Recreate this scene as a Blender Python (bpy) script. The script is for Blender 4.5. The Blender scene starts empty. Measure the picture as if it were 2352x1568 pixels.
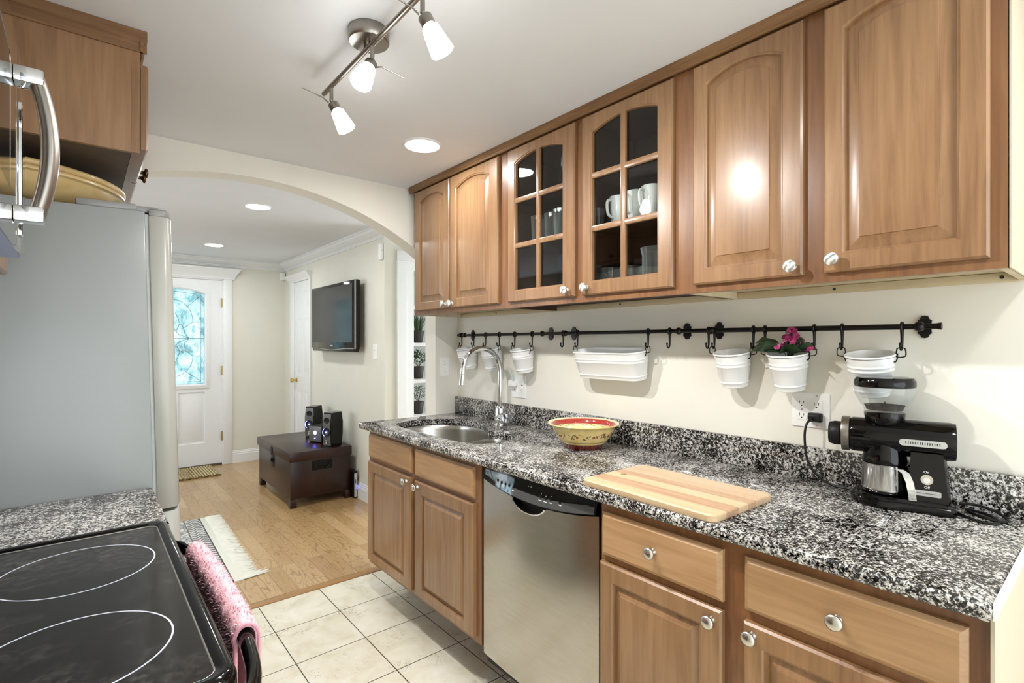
import bpy, bmesh, math, random
from math import sin, cos, pi, radians, sqrt
from mathutils import Vector, Matrix
from mathutils.geometry import tessellate_polygon

SC = bpy.context.scene
COL = SC.collection
random.seed(7)

# ------------------------------------------------------------------ camera, world, exposure
cam_d = bpy.data.cameras.new('camera')
cam = bpy.data.objects.new('camera', cam_d); COL.objects.link(cam)
cam.location = (0, 0, 1.344)
cam.rotation_euler = (pi / 2, 0, -radians(39.78))
cam_d.sensor_width = 36.0; cam_d.sensor_fit = 'HORIZONTAL'
cam_d.lens = 1185.6 / 2352 * 36
cam_d.shift_y = 2.5 / 2352
cam_d.clip_start = 0.02
SC.camera = cam
SC.view_settings.view_transform = 'Standard'
SC.view_settings.look = 'None'
SC.view_settings.exposure = 0.7
SC.view_settings.gamma = 1.0
SC.view_settings.use_curve_mapping = False
SC.cycles.max_bounces = 10
SC.cycles.transparent_max_bounces = 16
SC.cycles.caustics_reflective = False
SC.cycles.caustics_refractive = False
SC.cycles.sample_clamp_indirect = 6.0

W = bpy.data.worlds.new('daylight'); SC.world = W
W.use_nodes = True
bg = W.node_tree.nodes['Background']
bg.inputs[0].default_value = (0.88, 0.94, 1.0, 1)
bg.inputs[1].default_value = 2.8

SPOT_E = 9.0      # glass shades of the track light
SPOT_W = 24.0      # halogen bulbs inside the shades
CAN_E = 84.0       # kitchen recessed light
CAN_L = 140.0       # living room recessed lights

# ------------------------------------------------------------------ helpers
def S(h):
    h = h.lstrip('#')
    v = [int(h[i:i + 2], 16) / 255 for i in (0, 2, 4)]
    return tuple(c / 12.92 if c <= .04045 else ((c + .055) / 1.055) ** 2.4 for c in v) + (1,)

class NT:
    def __init__(s, name):
        s.m = bpy.data.materials.new(name); s.m.use_nodes = True
        s.t = s.m.node_tree; s.n = s.t.nodes; s.l = s.t.links
        s.b = s.n['Principled BSDF']; s.o = s.n['Material Output']
        s.co = s.add('ShaderNodeTexCoord').outputs['Object']
    def add(s, ty, **kw):
        n = s.n.new(ty)
        for k, v in kw.items():
            if k.startswith('i_'):
                key = k[2:]; key = int(key) if key.isdigit() else key
                if hasattr(v, 'is_output'): s.l.new(v, n.inputs[key])
                else: n.inputs[key].default_value = v
            else: setattr(n, k, v)
        return n
    def link(s, a, b): s.l.new(a, b)
    def mapping(s, scale=(1, 1, 1), loc=(0, 0, 0), rot=(0, 0, 0), vec=None):
        m = s.add('ShaderNodeMapping')
        s.link(vec or s.co, m.inputs[0])
        m.inputs[1].default_value = loc; m.inputs[2].default_value = rot; m.inputs[3].default_value = scale
        return m.outputs[0]
    def noise(s, vec=None, scale=5, detail=3, rough=.5, dist=0):
        n = s.add('ShaderNodeTexNoise')
        s.link(vec or s.co, n.inputs['Vector'])
        n.inputs['Scale'].default_value = scale; n.inputs['Detail'].default_value = detail
        n.inputs['Roughness'].default_value = rough; n.inputs['Distortion'].default_value = dist
        return n
    def ramp(s, fac, stops, interp='LINEAR'):
        r = s.add('ShaderNodeValToRGB'); s.link(fac, r.inputs[0])
        r.color_ramp.interpolation = interp
        e = r.color_ramp.elements
        while len(e) < len(stops): e.new(.5)
        for k, (p, c) in enumerate(stops):
            e[k].position = p; e[k].color = c if len(c) == 4 else tuple(c) + (1,)
        return r.outputs[0]
    def mix(s, fac, a, b, blend='MIX'):
        m = s.add('ShaderNodeMix', data_type='RGBA', blend_type=blend)
        for key, v in ((0, fac), (6, a), (7, b)):
            if hasattr(v, 'is_output'): s.link(v, m.inputs[key])
            else: m.inputs[key].default_value = v
        return m.outputs[2]
    def math(s, op, a, b=0.0):
        m = s.add('ShaderNodeMath', operation=op)
        for key, v in ((0, a), (1, b)):
            if hasattr(v, 'is_output'): s.link(v, m.inputs[key])
            else: m.inputs[key].default_value = v
        return m.outputs[0]
    def bump(s, h, strength=.2, dist=.002):
        b = s.add('ShaderNodeBump'); s.link(h, b.inputs['Height'])
        b.inputs['Strength'].default_value = strength; b.inputs['Distance'].default_value = dist
        s.link(b.outputs[0], s.b.inputs['Normal'])
    def set(s, **kw):
        for k, v in kw.items():
            i = s.b.inputs[k.replace('_', ' ')]
            if hasattr(v, 'is_output'): s.link(v, i)
            else: i.default_value = v

def plain(name, hexcol, rough=.5, metal=0.0, var=.06, scale=30, bump=0, coat=0, spec=.5):
    t = NT(name)
    c = S(hexcol)
    n = t.noise(scale=scale, detail=4)
    lo = tuple(x * (1 - var) for x in c[:3]) + (1,); hi = tuple(min(1, x * (1 + var)) for x in c[:3]) + (1,)
    t.set(Base_Color=t.ramp(n.outputs[0], [(.3, lo), (.7, hi)]), Roughness=rough, Metallic=metal)
    t.b.inputs['Specular IOR Level'].default_value = spec
    if coat: t.set(Coat_Weight=coat, Coat_Roughness=.05)
    if bump: t.bump(n.outputs[0], bump, .001)
    return t.m

def wood(name, lo, mid, hi, axis='Z', rough=.32, scale=14, coat=.25, spots=True):
    t = NT(name)
    rnd = t.add('ShaderNodeObjectInfo').outputs['Random']
    off = t.add('ShaderNodeCombineXYZ'); 
    for i in range(3): t.link(t.math('MULTIPLY', rnd, 7.3 + 3 * i), off.inputs[i])
    v0 = t.add('ShaderNodeVectorMath', operation='ADD'); t.link(t.co, v0.inputs[0]); t.link(off.outputs[0], v0.inputs[1])
    sc = {'X': (.06, 1, 1), 'Y': (1, .06, 1), 'Z': (1, 1, .06)}[axis]
    g = t.noise(t.mapping(sc, vec=v0.outputs[0]), scale * 4, 5, .6, .6)
    big = t.noise(t.mapping(tuple(.3 if k < 1 else 1 for k in sc), vec=v0.outputs[0]), 4.5, 3, .5, .4)
    f = t.math('ADD', t.math('MULTIPLY', g.outputs[0], .5), t.math('MULTIPLY', big.outputs[0], .5))
    c = t.ramp(f, [(.32, S(lo)), (.5, S(mid)), (.68, S(hi))])
    if spots:
        sp = t.noise(t.mapping(tuple(.2 if k < 1 else 1 for k in sc), vec=v0.outputs[0]), 16, 2, .5, .2)
        k = t.ramp(sp.outputs[0], [(.70, (0, 0, 0, 1)), (.80, (1, 1, 1, 1))])
        c = t.mix(t.math('MULTIPLY', k, .45), c, S('#6b4124'))
    tone = t.ramp(rnd, [(0, (.95, .95, .95, 1)), (1, (1.04, 1.03, 1.01, 1))])
    c = t.mix(1.0, c, tone, 'MULTIPLY')
    t.set(Base_Color=c, Roughness=rough, Coat_Weight=coat, Coat_Roughness=.18)
    t.bump(g.outputs[0], .05, .0006)
    return t.m

def metal(name, hexcol, rough=.25, axis=None):
    t = NT(name); c = S(hexcol)
    if axis:
        sc = {'X': (.02, 1, 1), 'Y': (1, .02, 1), 'Z': (1, 1, .02)}[axis]
        n = t.noise(t.mapping(sc), 260, 2, .5)
        t.bump(n.outputs[0], .03, .0003)
    else: n = t.noise(scale=60, detail=3)
    t.set(Base_Color=t.ramp(n.outputs[0], [(.3, tuple(x * .92 for x in c[:3]) + (1,)), (.7, c)]), Metallic=1.0, Roughness=rough)
    return t.m

def glow(name, col, strength):
    t = NT(name)
    n = t.noise(scale=8)
    t.set(Base_Color=(.9, .9, .9, 1), Emission_Color=t.ramp(n.outputs[0], [(0, col), (1, tuple(x * .97 for x in col[:3]) + (1,))]), Emission_Strength=strength)
    return t.m

def glass(name, col=(1, 1, 1, 1), rough=0.0, ior=1.45):
    t = NT(name)
    n = t.noise(scale=20)
    t.set(Base_Color=t.ramp(n.outputs[0], [(0, tuple(x * .98 for x in col[:3]) + (1,)), (1, col)]), Transmission_Weight=1.0, Roughness=rough, IOR=ior)
    return t.m

def thin_glass(name, tint=(.94, .96, .95, 1), refl=.9):
    """a flat pane: mirror-like reflection over plain see-through"""
    t = NT(name)
    fr = t.add('ShaderNodeFresnel', i_IOR=1.55)
    tr = t.add('ShaderNodeBsdfTransparent'); n = t.noise(scale=9)
    t.link(t.ramp(n.outputs[0], [(0, tuple(x * .97 for x in tint[:3]) + (1,)), (1, tint)]), tr.inputs[0])
    gl = t.add('ShaderNodeBsdfGlossy', i_Roughness=.015, i_Color=(refl, refl, refl, 1))
    mx = t.add('ShaderNodeMixShader')
    bf = t.add('ShaderNodeNewGeometry').outputs['Backfacing']
    t.link(t.math('MULTIPLY', t.math('MINIMUM', t.math('MULTIPLY', fr.outputs[0], 1.1), 1.0), t.math('SUBTRACT', 1.0, bf)), mx.inputs[0]); t.link(tr.outputs[0], mx.inputs[1]); t.link(gl.outputs[0], mx.inputs[2])
    t.link(mx.outputs[0], t.o.inputs[0]); t.n.remove(t.b)
    return t.m

class MB:
    """collects shapes in world coordinates; build() turns them into ONE mesh object"""
    def __init__(s, xf=None): s.bm = bmesh.new(); s.xf = xf
    def _v(s, p): 
        return s.bm.verts.new(s.xf @ Vector(p) if s.xf else Vector(p))
    def face(s, vs):
        try: s.bm.faces.new(vs)
        except ValueError: pass
    def box(s, x0, x1, y0, y1, z0, z1, bev=0.0, seg=2):
        t = bmesh.new()
        bmesh.ops.create_cube(t, size=1)
        for v in t.verts:
            v.co = Vector(((x0 + x1) / 2 + v.co.x * (x1 - x0), (y0 + y1) / 2 + v.co.y * (y1 - y0), (z0 + z1) / 2 + v.co.z * (z1 - z0)))
        if bev:
            bmesh.ops.bevel(t, geom=t.edges[:], offset=bev, segments=seg, profile=.5, affect='EDGES')
        s.merge(t); return s
    def merge(s, t):
        mp = {v: s._v(v.co) for v in t.verts}
        for f in t.faces: s.face([mp[v] for v in f.verts])
        t.free()
    def rings(s, rs, cap0=True, cap1=True, closed=True, loop=False):
        vv = [[s._v(p) for p in r] for r in rs]
        n = len(vv[0]); m = len(vv)
        for i in range(m if loop else m - 1):
            a = vv[i]; b = vv[(i + 1) % m]
            for j in range(n if closed else n - 1):
                s.face([a[j], a[(j + 1) % n], b[(j + 1) % n], b[j]])
        if cap0 and not loop: s.face(vv[0][::-1])
        if cap1 and not loop: s.face(vv[-1])
        return s
    def lathe(s, prof, c=(0, 0, 0), axis=(0, 0, 1), seg=32, cap=True, sx=1.0, sy=1.0, loop=False):
        ax = Vector(axis).normalized()
        u = ax.orthogonal().normalized() if abs(ax.z) < .999 else Vector((1, 0, 0)); w = ax.cross(u)
        c = Vector(c)
        rs = [[c + ax * h + (u * cos(2 * pi * k / seg) * sx + w * sin(2 * pi * k / seg) * sy) * max(r, 1e-5) for k in range(seg)] for r, h in prof]
        return s.rings(rs, cap, cap, True, loop)
    def cyl(s, p0, p1, r, r1=None, seg=24, bev=0):
        p0 = Vector(p0); p1 = Vector(p1); L = (p1 - p0).length
        r1 = r if r1 is None else r1
        pr = [(r, 0), (r1, L)] if not bev else [(r - bev, 0), (r, bev), (r1, L - bev), (r1 - bev, L)]
        return s.lathe(pr, p0, p1 - p0, seg)
    def tube(s, pts, r, seg=10, closed=False, cap=True):
        pts = [Vector(p) for p in pts]; n = len(pts)
        rr = r if isinstance(r, (list, tuple)) else [r] * n
        T = []
        for i in range(n):
            a = pts[(i - 1) % n] if closed or i else pts[0]; b = pts[(i + 1) % n] if closed or i < n - 1 else pts[-1]
            d = b - a
            T.append(d.normalized() if d.length > 1e-9 else Vector((0, 0, 1)))
        N = T[0].orthogonal().normalized(); rs = []
        for i in range(n):
            N = (N - T[i] * N.dot(T[i]))
            N = N.normalized() if N.length > 1e-6 else T[i].orthogonal().normalized()
            B = T[i].cross(N)
            rs.append([pts[i] + (N * cos(2 * pi * k / seg) + B * sin(2 * pi * k / seg)) * rr[i] for k in range(seg)])
        return s.rings(rs, cap and not closed, cap and not closed, True, closed)
    def sphere(s, c, r, seg=16, sz=None):
        c = Vector(c); rz = r if sz is None else sz
        m = max(6, seg // 2)
        return s.lathe([(r * sin(pi * k / m), -rz * cos(pi * k / m)) for k in range(m + 1)], c, (0, 0, 1), seg)
    def poly(s, outer, holes=(), F=None):
        """flat polygon with holes; points (a,b) mapped by F"""
        lst = [[Vector((p[0], p[1], 0)) for p in outer]] + [[Vector((p[0], p[1], 0)) for p in h] for h in holes]
        flat = [p for l in lst for p in l]
        vs = [s._v(F(p.x, p.y)) for p in flat]
        for tri in tessellate_polygon(lst): s.face([vs[i] for i in tri])
        return s
    def prism(s, outline, F, c0, c1, holes=()):
        """outline (a,b) extruded from c0 to c1 through F(a,b,c)"""
        for c in (c0, c1): s.poly(outline, holes, lambda a, b: F(a, b, c))
        for loop in [outline] + list(holes):
            s.rings([[F(a, b, c0) for a, b in loop], [F(a, b, c1) for a, b in loop]], False, False)
        return s
    def blade(s, pts, w, th=.0006, roll=0.0):
        """a leaf or petal: strip along pts with widths w, slightly thick"""
        pts = [Vector(p) for p in pts]
        rs = []
        for i, p in enumerate(pts):
            t = (pts[min(i + 1, len(pts) - 1)] - pts[max(i - 1, 0)]).normalized()
            side = t.cross(Vector((0, 0, 1)))
            side = side.normalized() if side.length > 1e-4 else Vector((1, 0, 0))
            if roll: side = Matrix.Rotation(roll, 3, t) @ side
            up = side.cross(t)
            rs.append([p - side * w[i], p - up * th - up * w[i] * .25, p + side * w[i], p + up * th - up * w[i] * .25])
        return s.rings(rs)
    def build(s, name, mat, parent=None, ang=35, smooth=True):
        bm = s.bm
        bmesh.ops.remove_doubles(bm, verts=bm.verts, dist=1e-6)
        bmesh.ops.recalc_face_normals(bm, faces=bm.faces)
        root = ROOT.get(parent.name, Vector((0, 0, 0))) if parent else None
        if root is None: root = s.origin if hasattr(s, 'origin') else Vector((0, 0, 0))
        for v in bm.verts: v.co -= root
        me = bpy.data.meshes.new(name); bm.to_mesh(me); bm.free()
        for m in (mat if isinstance(mat, (list, tuple)) else [mat]): me.materials.append(m)
        if smooth:
            me.polygons.foreach_set('use_smooth', [True] * len(me.polygons))
            me.set_sharp_from_angle(angle=radians(ang))
        o = bpy.data.objects.new(name, me); COL.objects.link(o)
        if parent: o.parent = parent
        else: o.location = root
        ROOT[o.name] = root
        return o

ROOT = {}
def tag(o, label, cat, group=None, kind=None):
    o['label'] = label; o['category'] = cat
    if group: o['group'] = group
    if kind: o['kind'] = kind
    return o
def thing(name, label, cat, loc, group=None):
    o = bpy.data.objects.new(name, None); COL.objects.link(o)
    o.location = loc; o.empty_display_size = .05
    ROOT[o.name] = Vector(loc)
    return tag(o, label, cat, group)
def solo(mb, name, mat, label, cat, loc, group=None, **kw):
    mb.origin = Vector(loc)
    return tag(mb.build(name, mat, None, **kw), label, cat, group)
def struct(mb, name, mat, label, cat, **kw):
    o = mb.build(name, mat, None, **kw)
    return tag(o, label, cat, None, 'structure')
def copy_tree(o, parent=None):
    c = o.copy(); COL.objects.link(c)
    if parent: c.parent = parent
    for ch in list(o.children): copy_tree(ch, c)
    return c
def dup(o, loc, label, rotz=None, group=None):
    c = copy_tree(o); c.location = loc; c['label'] = label
    if rotz is not None: c.rotation_euler[2] = rotz
    if group: c['group'] = group
    return c
def arc(cx, cy, r, a0, a1, n):
    return [(cx + r * cos(radians(a0 + (a1 - a0) * k / n)), cy + r * sin(radians(a0 + (a1 - a0) * k / n))) for k in range(n + 1)]
def rrect(a0, a1, b0, b1, r, n=5):
    return arc(a1 - r, b0 + r, r, -90, 0, n) + arc(a1 - r, b1 - r, r, 0, 90, n) + arc(a0 + r, b1 - r, r, 90, 180, n) + arc(a0 + r, b0 + r, r, 180, 270, n)
def smooth_loop(pts, n=6):
    out = []; m = len(pts)
    for i in range(m):
        p0, p1, p2, p3 = [Vector(pts[(i + k) % m]) for k in (-1, 0, 1, 2)]
        for k in range(n):
            t = k / n
            out.append(tuple(.5 * ((2 * p1) + (-p0 + p2) * t + (2 * p0 - 5 * p1 + 4 * p2 - p3) * t * t + (-p0 + 3 * p1 - 3 * p2 + p3) * t ** 3)))
    return out
def smooth_path(pts, n=6):
    out = []; m = len(pts)
    for i in range(m - 1):
        p0 = Vector(pts[max(i - 1, 0)]); p1 = Vector(pts[i]); p2 = Vector(pts[i + 1]); p3 = Vector(pts[min(i + 2, m - 1)])
        for k in range(n):
            t = k / n
            out.append(.5 * ((2 * p1) + (-p0 + p2) * t + (2 * p0 - 5 * p1 + 4 * p2 - p3) * t * t + (-p0 + 3 * p1 - 3 * p2 + p3) * t ** 3))
    out.append(Vector(pts[-1])); return out

# ------------------------------------------------------------------ materials
M = {}
M['wall'] = plain('cream_wall_paint', '#e6e3d8', .75, var=.015, scale=6)
M['wall_grey'] = plain('grey_green_wall_paint', '#dbd9cc', .75, var=.015, scale=6)
M['ceiling'] = plain('white_ceiling_paint', '#e2e4e7', .85, var=.012, scale=5)
M['trim'] = plain('white_trim_paint', '#e6e7e6', .4, var=.01)
M['wood_v'] = wood('maple_vertical_grain', '#745338', '#8f6c4b', '#a3805c', 'Z')
M['wood_h'] = wood('maple_horizontal_grain', '#8f6d4a', '#a9845e', '#ba9670', 'Y')
M['wood_frame'] = wood('maple_face_frame', '#65412a', '#7d5535', '#8e6541', 'Z')
M['crown'] = wood('oak_crown_strip', '#5f4126', '#7d5a38', '#96724b', 'Y', .5, 22, 0, False)
M['ply'] = wood('pale_cabinet_underside', '#b3a284', '#c8b998', '#d6caae', 'Y', .6, 10, 0, False)
M['side_pale'] = plain('cream_painted_side', '#bdb29c', .6, var=.02)
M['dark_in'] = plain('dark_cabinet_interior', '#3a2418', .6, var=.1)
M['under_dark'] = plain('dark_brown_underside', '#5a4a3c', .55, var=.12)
M['nickel'] = metal('brushed_nickel', '#cfcbc2', .28)
M['chrome'] = metal('polished_chrome', '#e6e8ea', .06)
M['steel_v'] = metal('brushed_stainless_steel', '#c2beb6', .2, 'Y')
M['steel_sink'] = metal('satin_sink_steel', '#c2c0ba', .26, 'Y')
M['steel_lamp'] = metal('brushed_lamp_steel', '#9a948c', .3)
M['black_iron'] = plain('black_painted_iron', '#0a0807', .35, var=.2, spec=.3)
M['black_gloss'] = plain('black_gloss_plastic', '#060505', .08, var=.2, spec=.32)
M['black_matt'] = plain('black_matt_plastic', '#0e0d0d', .45, var=.2, spec=.3)
M['enamel'] = plain('white_enamel', '#eaebe9', .25, var=.008, coat=.3)
M['white_plastic'] = plain('white_plastic', '#f2f2f0', .35, var=.01)
M['slot'] = plain('dark_slot', '#25221f', .6)
M['ceramic_white'] = plain('white_glazed_ceramic', '#eceeee', .12, var=.01, coat=.5)
M['glassware'] = glass('clear_glassware')
M['pane'] = thin_glass('cabinet_glass_pane')
M['clear'] = None
M['fridge_side'] = plain('grey_fridge_side', '#8a8e8d', .28, var=.02, scale=3)
M['fridge_door'] = plain('silver_fridge_door', '#a9a9a1', .25, var=.02, scale=3)
M['fridge_dark'] = plain('grey_hinge_plastic', '#8e8e8c', .3)
M['mahogany'] = wood('dark_mahogany', '#190604', '#270a07', '#35120b', 'Y', .3, 8, .05, False)
M['crown_x'] = wood('oak_crown_return', '#5f4126', '#7d5a38', '#96724b', 'X', .5, 22, 0, False)
M['spot'] = glow('lit_glass_shade', (1, .985, .965, 1), SPOT_E)
M['can'] = glow('lit_downlight', (.99, .99, .985, 1), CAN_E)
M['can_l'] = glow('lit_downlight_hall', (.98, .99, 1, 1), CAN_L)
M['blue_led'] = glow('blue_led', (.08, .1, 1, 1), 6)

def drinking_glass(name='drinking_glass', k=.75, df_=.45, p=1.6):
    t = NT(name)
    lw = t.add('ShaderNodeLayerWeight', i_Blend=.35)
    tr = t.add('ShaderNodeBsdfTransparent', i_Color=(.93, .95, .95, 1))
    gl = t.add('ShaderNodeBsdfGlossy', i_Roughness=.03)
    df = t.add('ShaderNodeBsdfDiffuse'); n = t.noise(scale=40)
    t.link(t.ramp(n.outputs[0], [(.3, (.75, .78, .8, 1)), (.7, (.9, .92, .93, 1))]), df.inputs[0])  # white at glancing edges paints in the bright highlights of the glass
    a = t.add('ShaderNodeMixShader', i_0=df_); t.link(gl.outputs[0], a.inputs[1]); t.link(df.outputs[0], a.inputs[2])
    mx = t.add('ShaderNodeMixShader')
    t.link(t.math('MINIMUM', t.math('ADD', t.math('MULTIPLY', t.math('POWER', lw.outputs[1], p), k), .05), 1.0), mx.inputs[0])
    t.link(tr.outputs[0], mx.inputs[1]); t.link(a.outputs[0], mx.inputs[2]); t.link(mx.outputs[0], t.o.inputs[0]); t.n.remove(t.b)
    return t.m
M['drink'] = drinking_glass()
M['clear'] = drinking_glass('clear_thin_plastic', .7, .2, 2.2)

def granite():
    t = NT('speckled_granite')
    n1 = t.noise(scale=230, detail=3, rough=.62, dist=.5)
    n2 = t.noise(t.mapping(loc=(3, 1, 7)), 105, 4, .6, .4)
    n3 = t.noise(scale=13, detail=2)
    f = t.math('ADD', t.math('MULTIPLY', n1.outputs[0], .55), t.math('MULTIPLY', n2.outputs[0], .55))
    f = t.math('ADD', f, t.math('MULTIPLY', t.math('SUBTRACT', n3.outputs[0], .5), .22))
    c = t.ramp(f, [(.492, S('#070606')), (.522, S('#1d1b1a')), (.548, S('#625e5b')), (.585, S('#a3a09b')), (.655, S('#dad8d3'))])
    t.set(Base_Color=c, Roughness=.06, Specular_IOR_Level=.6)
    return t.m
M['granite'] = granite()

def tile_floor():
    t = NT('cream_marble_tile')
    v = t.mapping(loc=(-.9928 + .305 * 6, -2.541 + .305 * 12, 0))
    b = t.add('ShaderNodeTexBrick', offset=0.0, squash=1.0); t.link(v, b.inputs['Vector'])
    b.inputs['Scale'].default_value = 1; b.inputs['Brick Width'].default_value = .305; b.inputs['Row Height'].default_value = .305
    b.inputs['Mortar Size'].default_value = .0022; b.inputs['Mortar Smooth'].default_value = .1
    b.inputs['Color1'].default_value = (0, 0, 0, 1); b.inputs['Color2'].default_value = (1, 1, 1, 1); b.inputs['Mortar'].default_value = (.5, .5, .5, 1)
    base = t.ramp(t.noise(scale=7, detail=5, rough=.6, dist=.6).outputs[0], [(.3, S('#d3cab0')), (.5, S('#e2dcc8')), (.7, S('#ebe7d8'))])
    vein = t.noise(scale=9, detail=6, rough=.65, dist=1.6)
    vk = t.ramp(t.math('ABSOLUTE', t.math('SUBTRACT', vein.outputs[0], .5)), [(0, (1, 1, 1, 1)), (.012, (0, 0, 0, 1))])
    mask = t.ramp(t.noise(scale=5, detail=2).outputs[0], [(.5, (0, 0, 0, 1)), (.64, (1, 1, 1, 1))])
    c = t.mix(t.math('MULTIPLY', t.math('MULTIPLY', vk, mask), .8), base, S('#6b5c3c'))
    c = t.mix(b.outputs['Fac'], c, S('#3d3622'))
    t.set(Base_Color=c, Roughness=.35)
    return t.m
M['tile'] = tile_floor()

def plank_floor():
    t = NT('oak_plank_floor')
    sw = t.add('ShaderNodeSeparateXYZ'); t.link(t.co, sw.inputs[0])
    cb = t.add('ShaderNodeCombineXYZ'); t.link(sw.outputs[1], cb.inputs[0]); t.link(sw.outputs[0], cb.inputs[1])
    b = t.add('ShaderNodeTexBrick', offset=.37, squash=1.0, offset_frequency=3); t.link(t.mapping(loc=(0, -.0055, 0), vec=cb.outputs[0]), b.inputs['Vector'])
    b.inputs['Scale'].default_value = 1; b.inputs['Brick Width'].default_value = .82; b.inputs['Row Height'].default_value = .0825
    b.inputs['Mortar Size'].default_value = .0008; b.inputs['Mortar Smooth'].default_value = .2
    b.inputs['Color1'].default_value = (0, 0, 0, 1); b.inputs['Color2'].default_value = (1, 1, 1, 1); b.inputs['Mortar'].default_value = (0, 0, 0, 1)
    tone = t.ramp(b.outputs[0], [(0, S('#a98656')), (.5, S('#ba9868')), (1, S('#caaa7c'))])
    off = t.add('ShaderNodeVectorMath', operation='ADD'); t.link(t.co, off.inputs[0])
    oc = t.add('ShaderNodeCombineXYZ'); t.link(t.math('MULTIPLY', b.outputs[0], 9), oc.inputs[0]); t.link(t.math('MULTIPLY', b.outputs[0], 5), oc.inputs[1]); t.link(oc.outputs[0], off.inputs[1])
    cn = t.noise(t.mapping((1, .22, 1), vec=off.outputs[0]), 9, 2, .5, .3)
    rings = t.math('SINE', t.math('MULTIPLY', cn.outputs[0], 95))
    rk = t.ramp(rings, [(.55, (0, 0, 0, 1)), (1, (1, 1, 1, 1))])
    fine = t.noise(t.mapping((1, .04, 1), vec=off.outputs[0]), 220, 3, .6)
    amt = t.ramp(t.noise(t.mapping((1, .5, 1), vec=off.outputs[0]), 3.0, 1).outputs[0], [(.35, (.10, .10, .10, 1)), (.65, (.62, .62, .62, 1))])
    c = t.mix(t.math('MULTIPLY', rk, amt), tone, S('#6e4a26'))
    c = t.mix(.25, c, t.ramp(fine.outputs[0], [(.3, S('#84603a')), (.7, S('#d0ac7c'))]))
    c = t.mix(b.outputs['Fac'], c, S('#5f4224'))
    t.set(Base_Color=c, Roughness=.3, Coat_Weight=.3, Coat_Roughness=.15)
    return t.m
M['plank'] = plank_floor()
M['threshold'] = wood('oak_threshold', '#84603a', '#9c7648', '#ae8856', 'X', .4, 10, .2, False)

# ------------------------------------------------------------------ room shell
CZ = 2.225; LZ = 2.265
m = MB(); m.box(-.6, 1.9, -2.0, 2.838, -.03, 0)
struct(m, 'tile_floor', M['tile'], 'cream marble tile floor of the galley kitchen', 'floor')
m = MB(); m.box(-2.1, 3.1, 2.888, 6.55, -.03, 0); m.box(-2.1, -.6, 2.7, 2.888, -.03, 0); m.box(1.9, 3.1, 2.7, 2.888, -.03, 0)
struct(m, 'plank_floor', M['plank'], 'oak plank floor of the entry room beyond the arch', 'floor')
m = MB(); m.prism([(2.838, 0), (2.888, 0), (2.888, .006), (2.878, .011), (2.848, .011), (2.838, .004)], lambda a, b, c: (c, a, b), -.6, 1.9)
struct(m, 'trim_1', M['threshold'], 'oak threshold strip between tile and planks', 'threshold')
m = MB(); m.box(1.777, 1.9, -2.0, 2.66, 0, 2.3)
struct(m, 'wall_right', M['wall'], 'cream wall behind the granite counter', 'wall')
m = MB(); m.box(-.62, -.5, -2.0, 2.66, 0, 2.3)
struct(m, 'wall_left', M['wall'], 'cream wall behind the range and refrigerator', 'wall')
ax, az, aR = .64, .527, 1.6
arch = [(ax + dx, az + sqrt(aR * aR - dx * dx)) for dx in [-1.0 + 1.98 * k / 40 for k in range(41)]]
outl = [(-2.1, 0), (-.36, 0)] + arch + [(1.62, 0), (3.1, 0), (3.1, 2.3), (-2.1, 2.3)]
m = MB(); m.prism(outl, lambda a, b, c: (a, c, b), 2.66, 2.777)
struct(m, 'wall_arch', M['wall'], 'cream wall with a wide segmental arch opening', 'wall', ang=25)
m = MB(); m.prism([(-2.1, 0), (.28, 0), (.28, 2.036), (1.19, 2.036), (1.19, 0), (1.97, 0), (1.97, 2.3), (-2.1, 2.3)], lambda a, b, c: (a, c, b), 6.43, 6.55)
struct(m, 'wall_far', M['wall_grey'], 'pale grey green wall holding the front door', 'wall')
m = MB(); m.box(1.85, 1.97, 3.81, 6.43, 0, 2.3)
struct(m, 'wall_hall', M['wall_grey'], 'pale wall carrying the television', 'wall')
m = MB(); m.prism([(1.97, 0), (3.1, 0), (3.1, 2.3), (1.97, 2.3)], lambda a, b, c: (a, c, b), 3.81, 3.9, [[(2.106, .4), (2.9, .4), (2.9, 1.95), (2.106, 1.95)]])
struct(m, 'wall_niche', M['wall_grey'], 'wall with the built-in shelf niche', 'wall')
m = MB(); m.prism([(2.777, 0), (2.82, 0), (2.82, 2.1), (3.77, 2.1), (3.77, 0), (3.81, 0), (3.81, 2.3), (2.777, 2.3)], lambda a, b, c: (c, a, b), 3.0, 3.1)  # opening cut into this unseen wall to bring light to the shelf niche
struct(m, 'wall_passage', M['wall_grey'], 'unseen end wall of the side passage with an opening added for light', 'wall')
m = MB(); m.prism([(2.777, 0), (6.43, 0), (6.43, 2.3), (2.777, 2.3)], lambda a, b, c: (c, a, b), -2.1, -2.0, [[(3.3, .8), (5.8, .8), (5.8, 2.05), (3.3, 2.05)]])  # window opening put into this unseen wall so that daylight enters
struct(m, 'wall_living', M['wall_grey'], 'unseen entry room wall with a wide opening added for daylight', 'wall')
m = MB(); m.box(-.62, 1.9, -2.0, 2.66, CZ, 2.32)
struct(m, 'ceiling', M['ceiling'], 'white kitchen ceiling', 'ceiling')
m = MB(); m.box(-2.1, 3.1, 2.777, 6.55, LZ, 2.32)
struct(m, 'ceiling.001', M['ceiling'], 'white ceiling of the entry room', 'ceiling')

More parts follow.
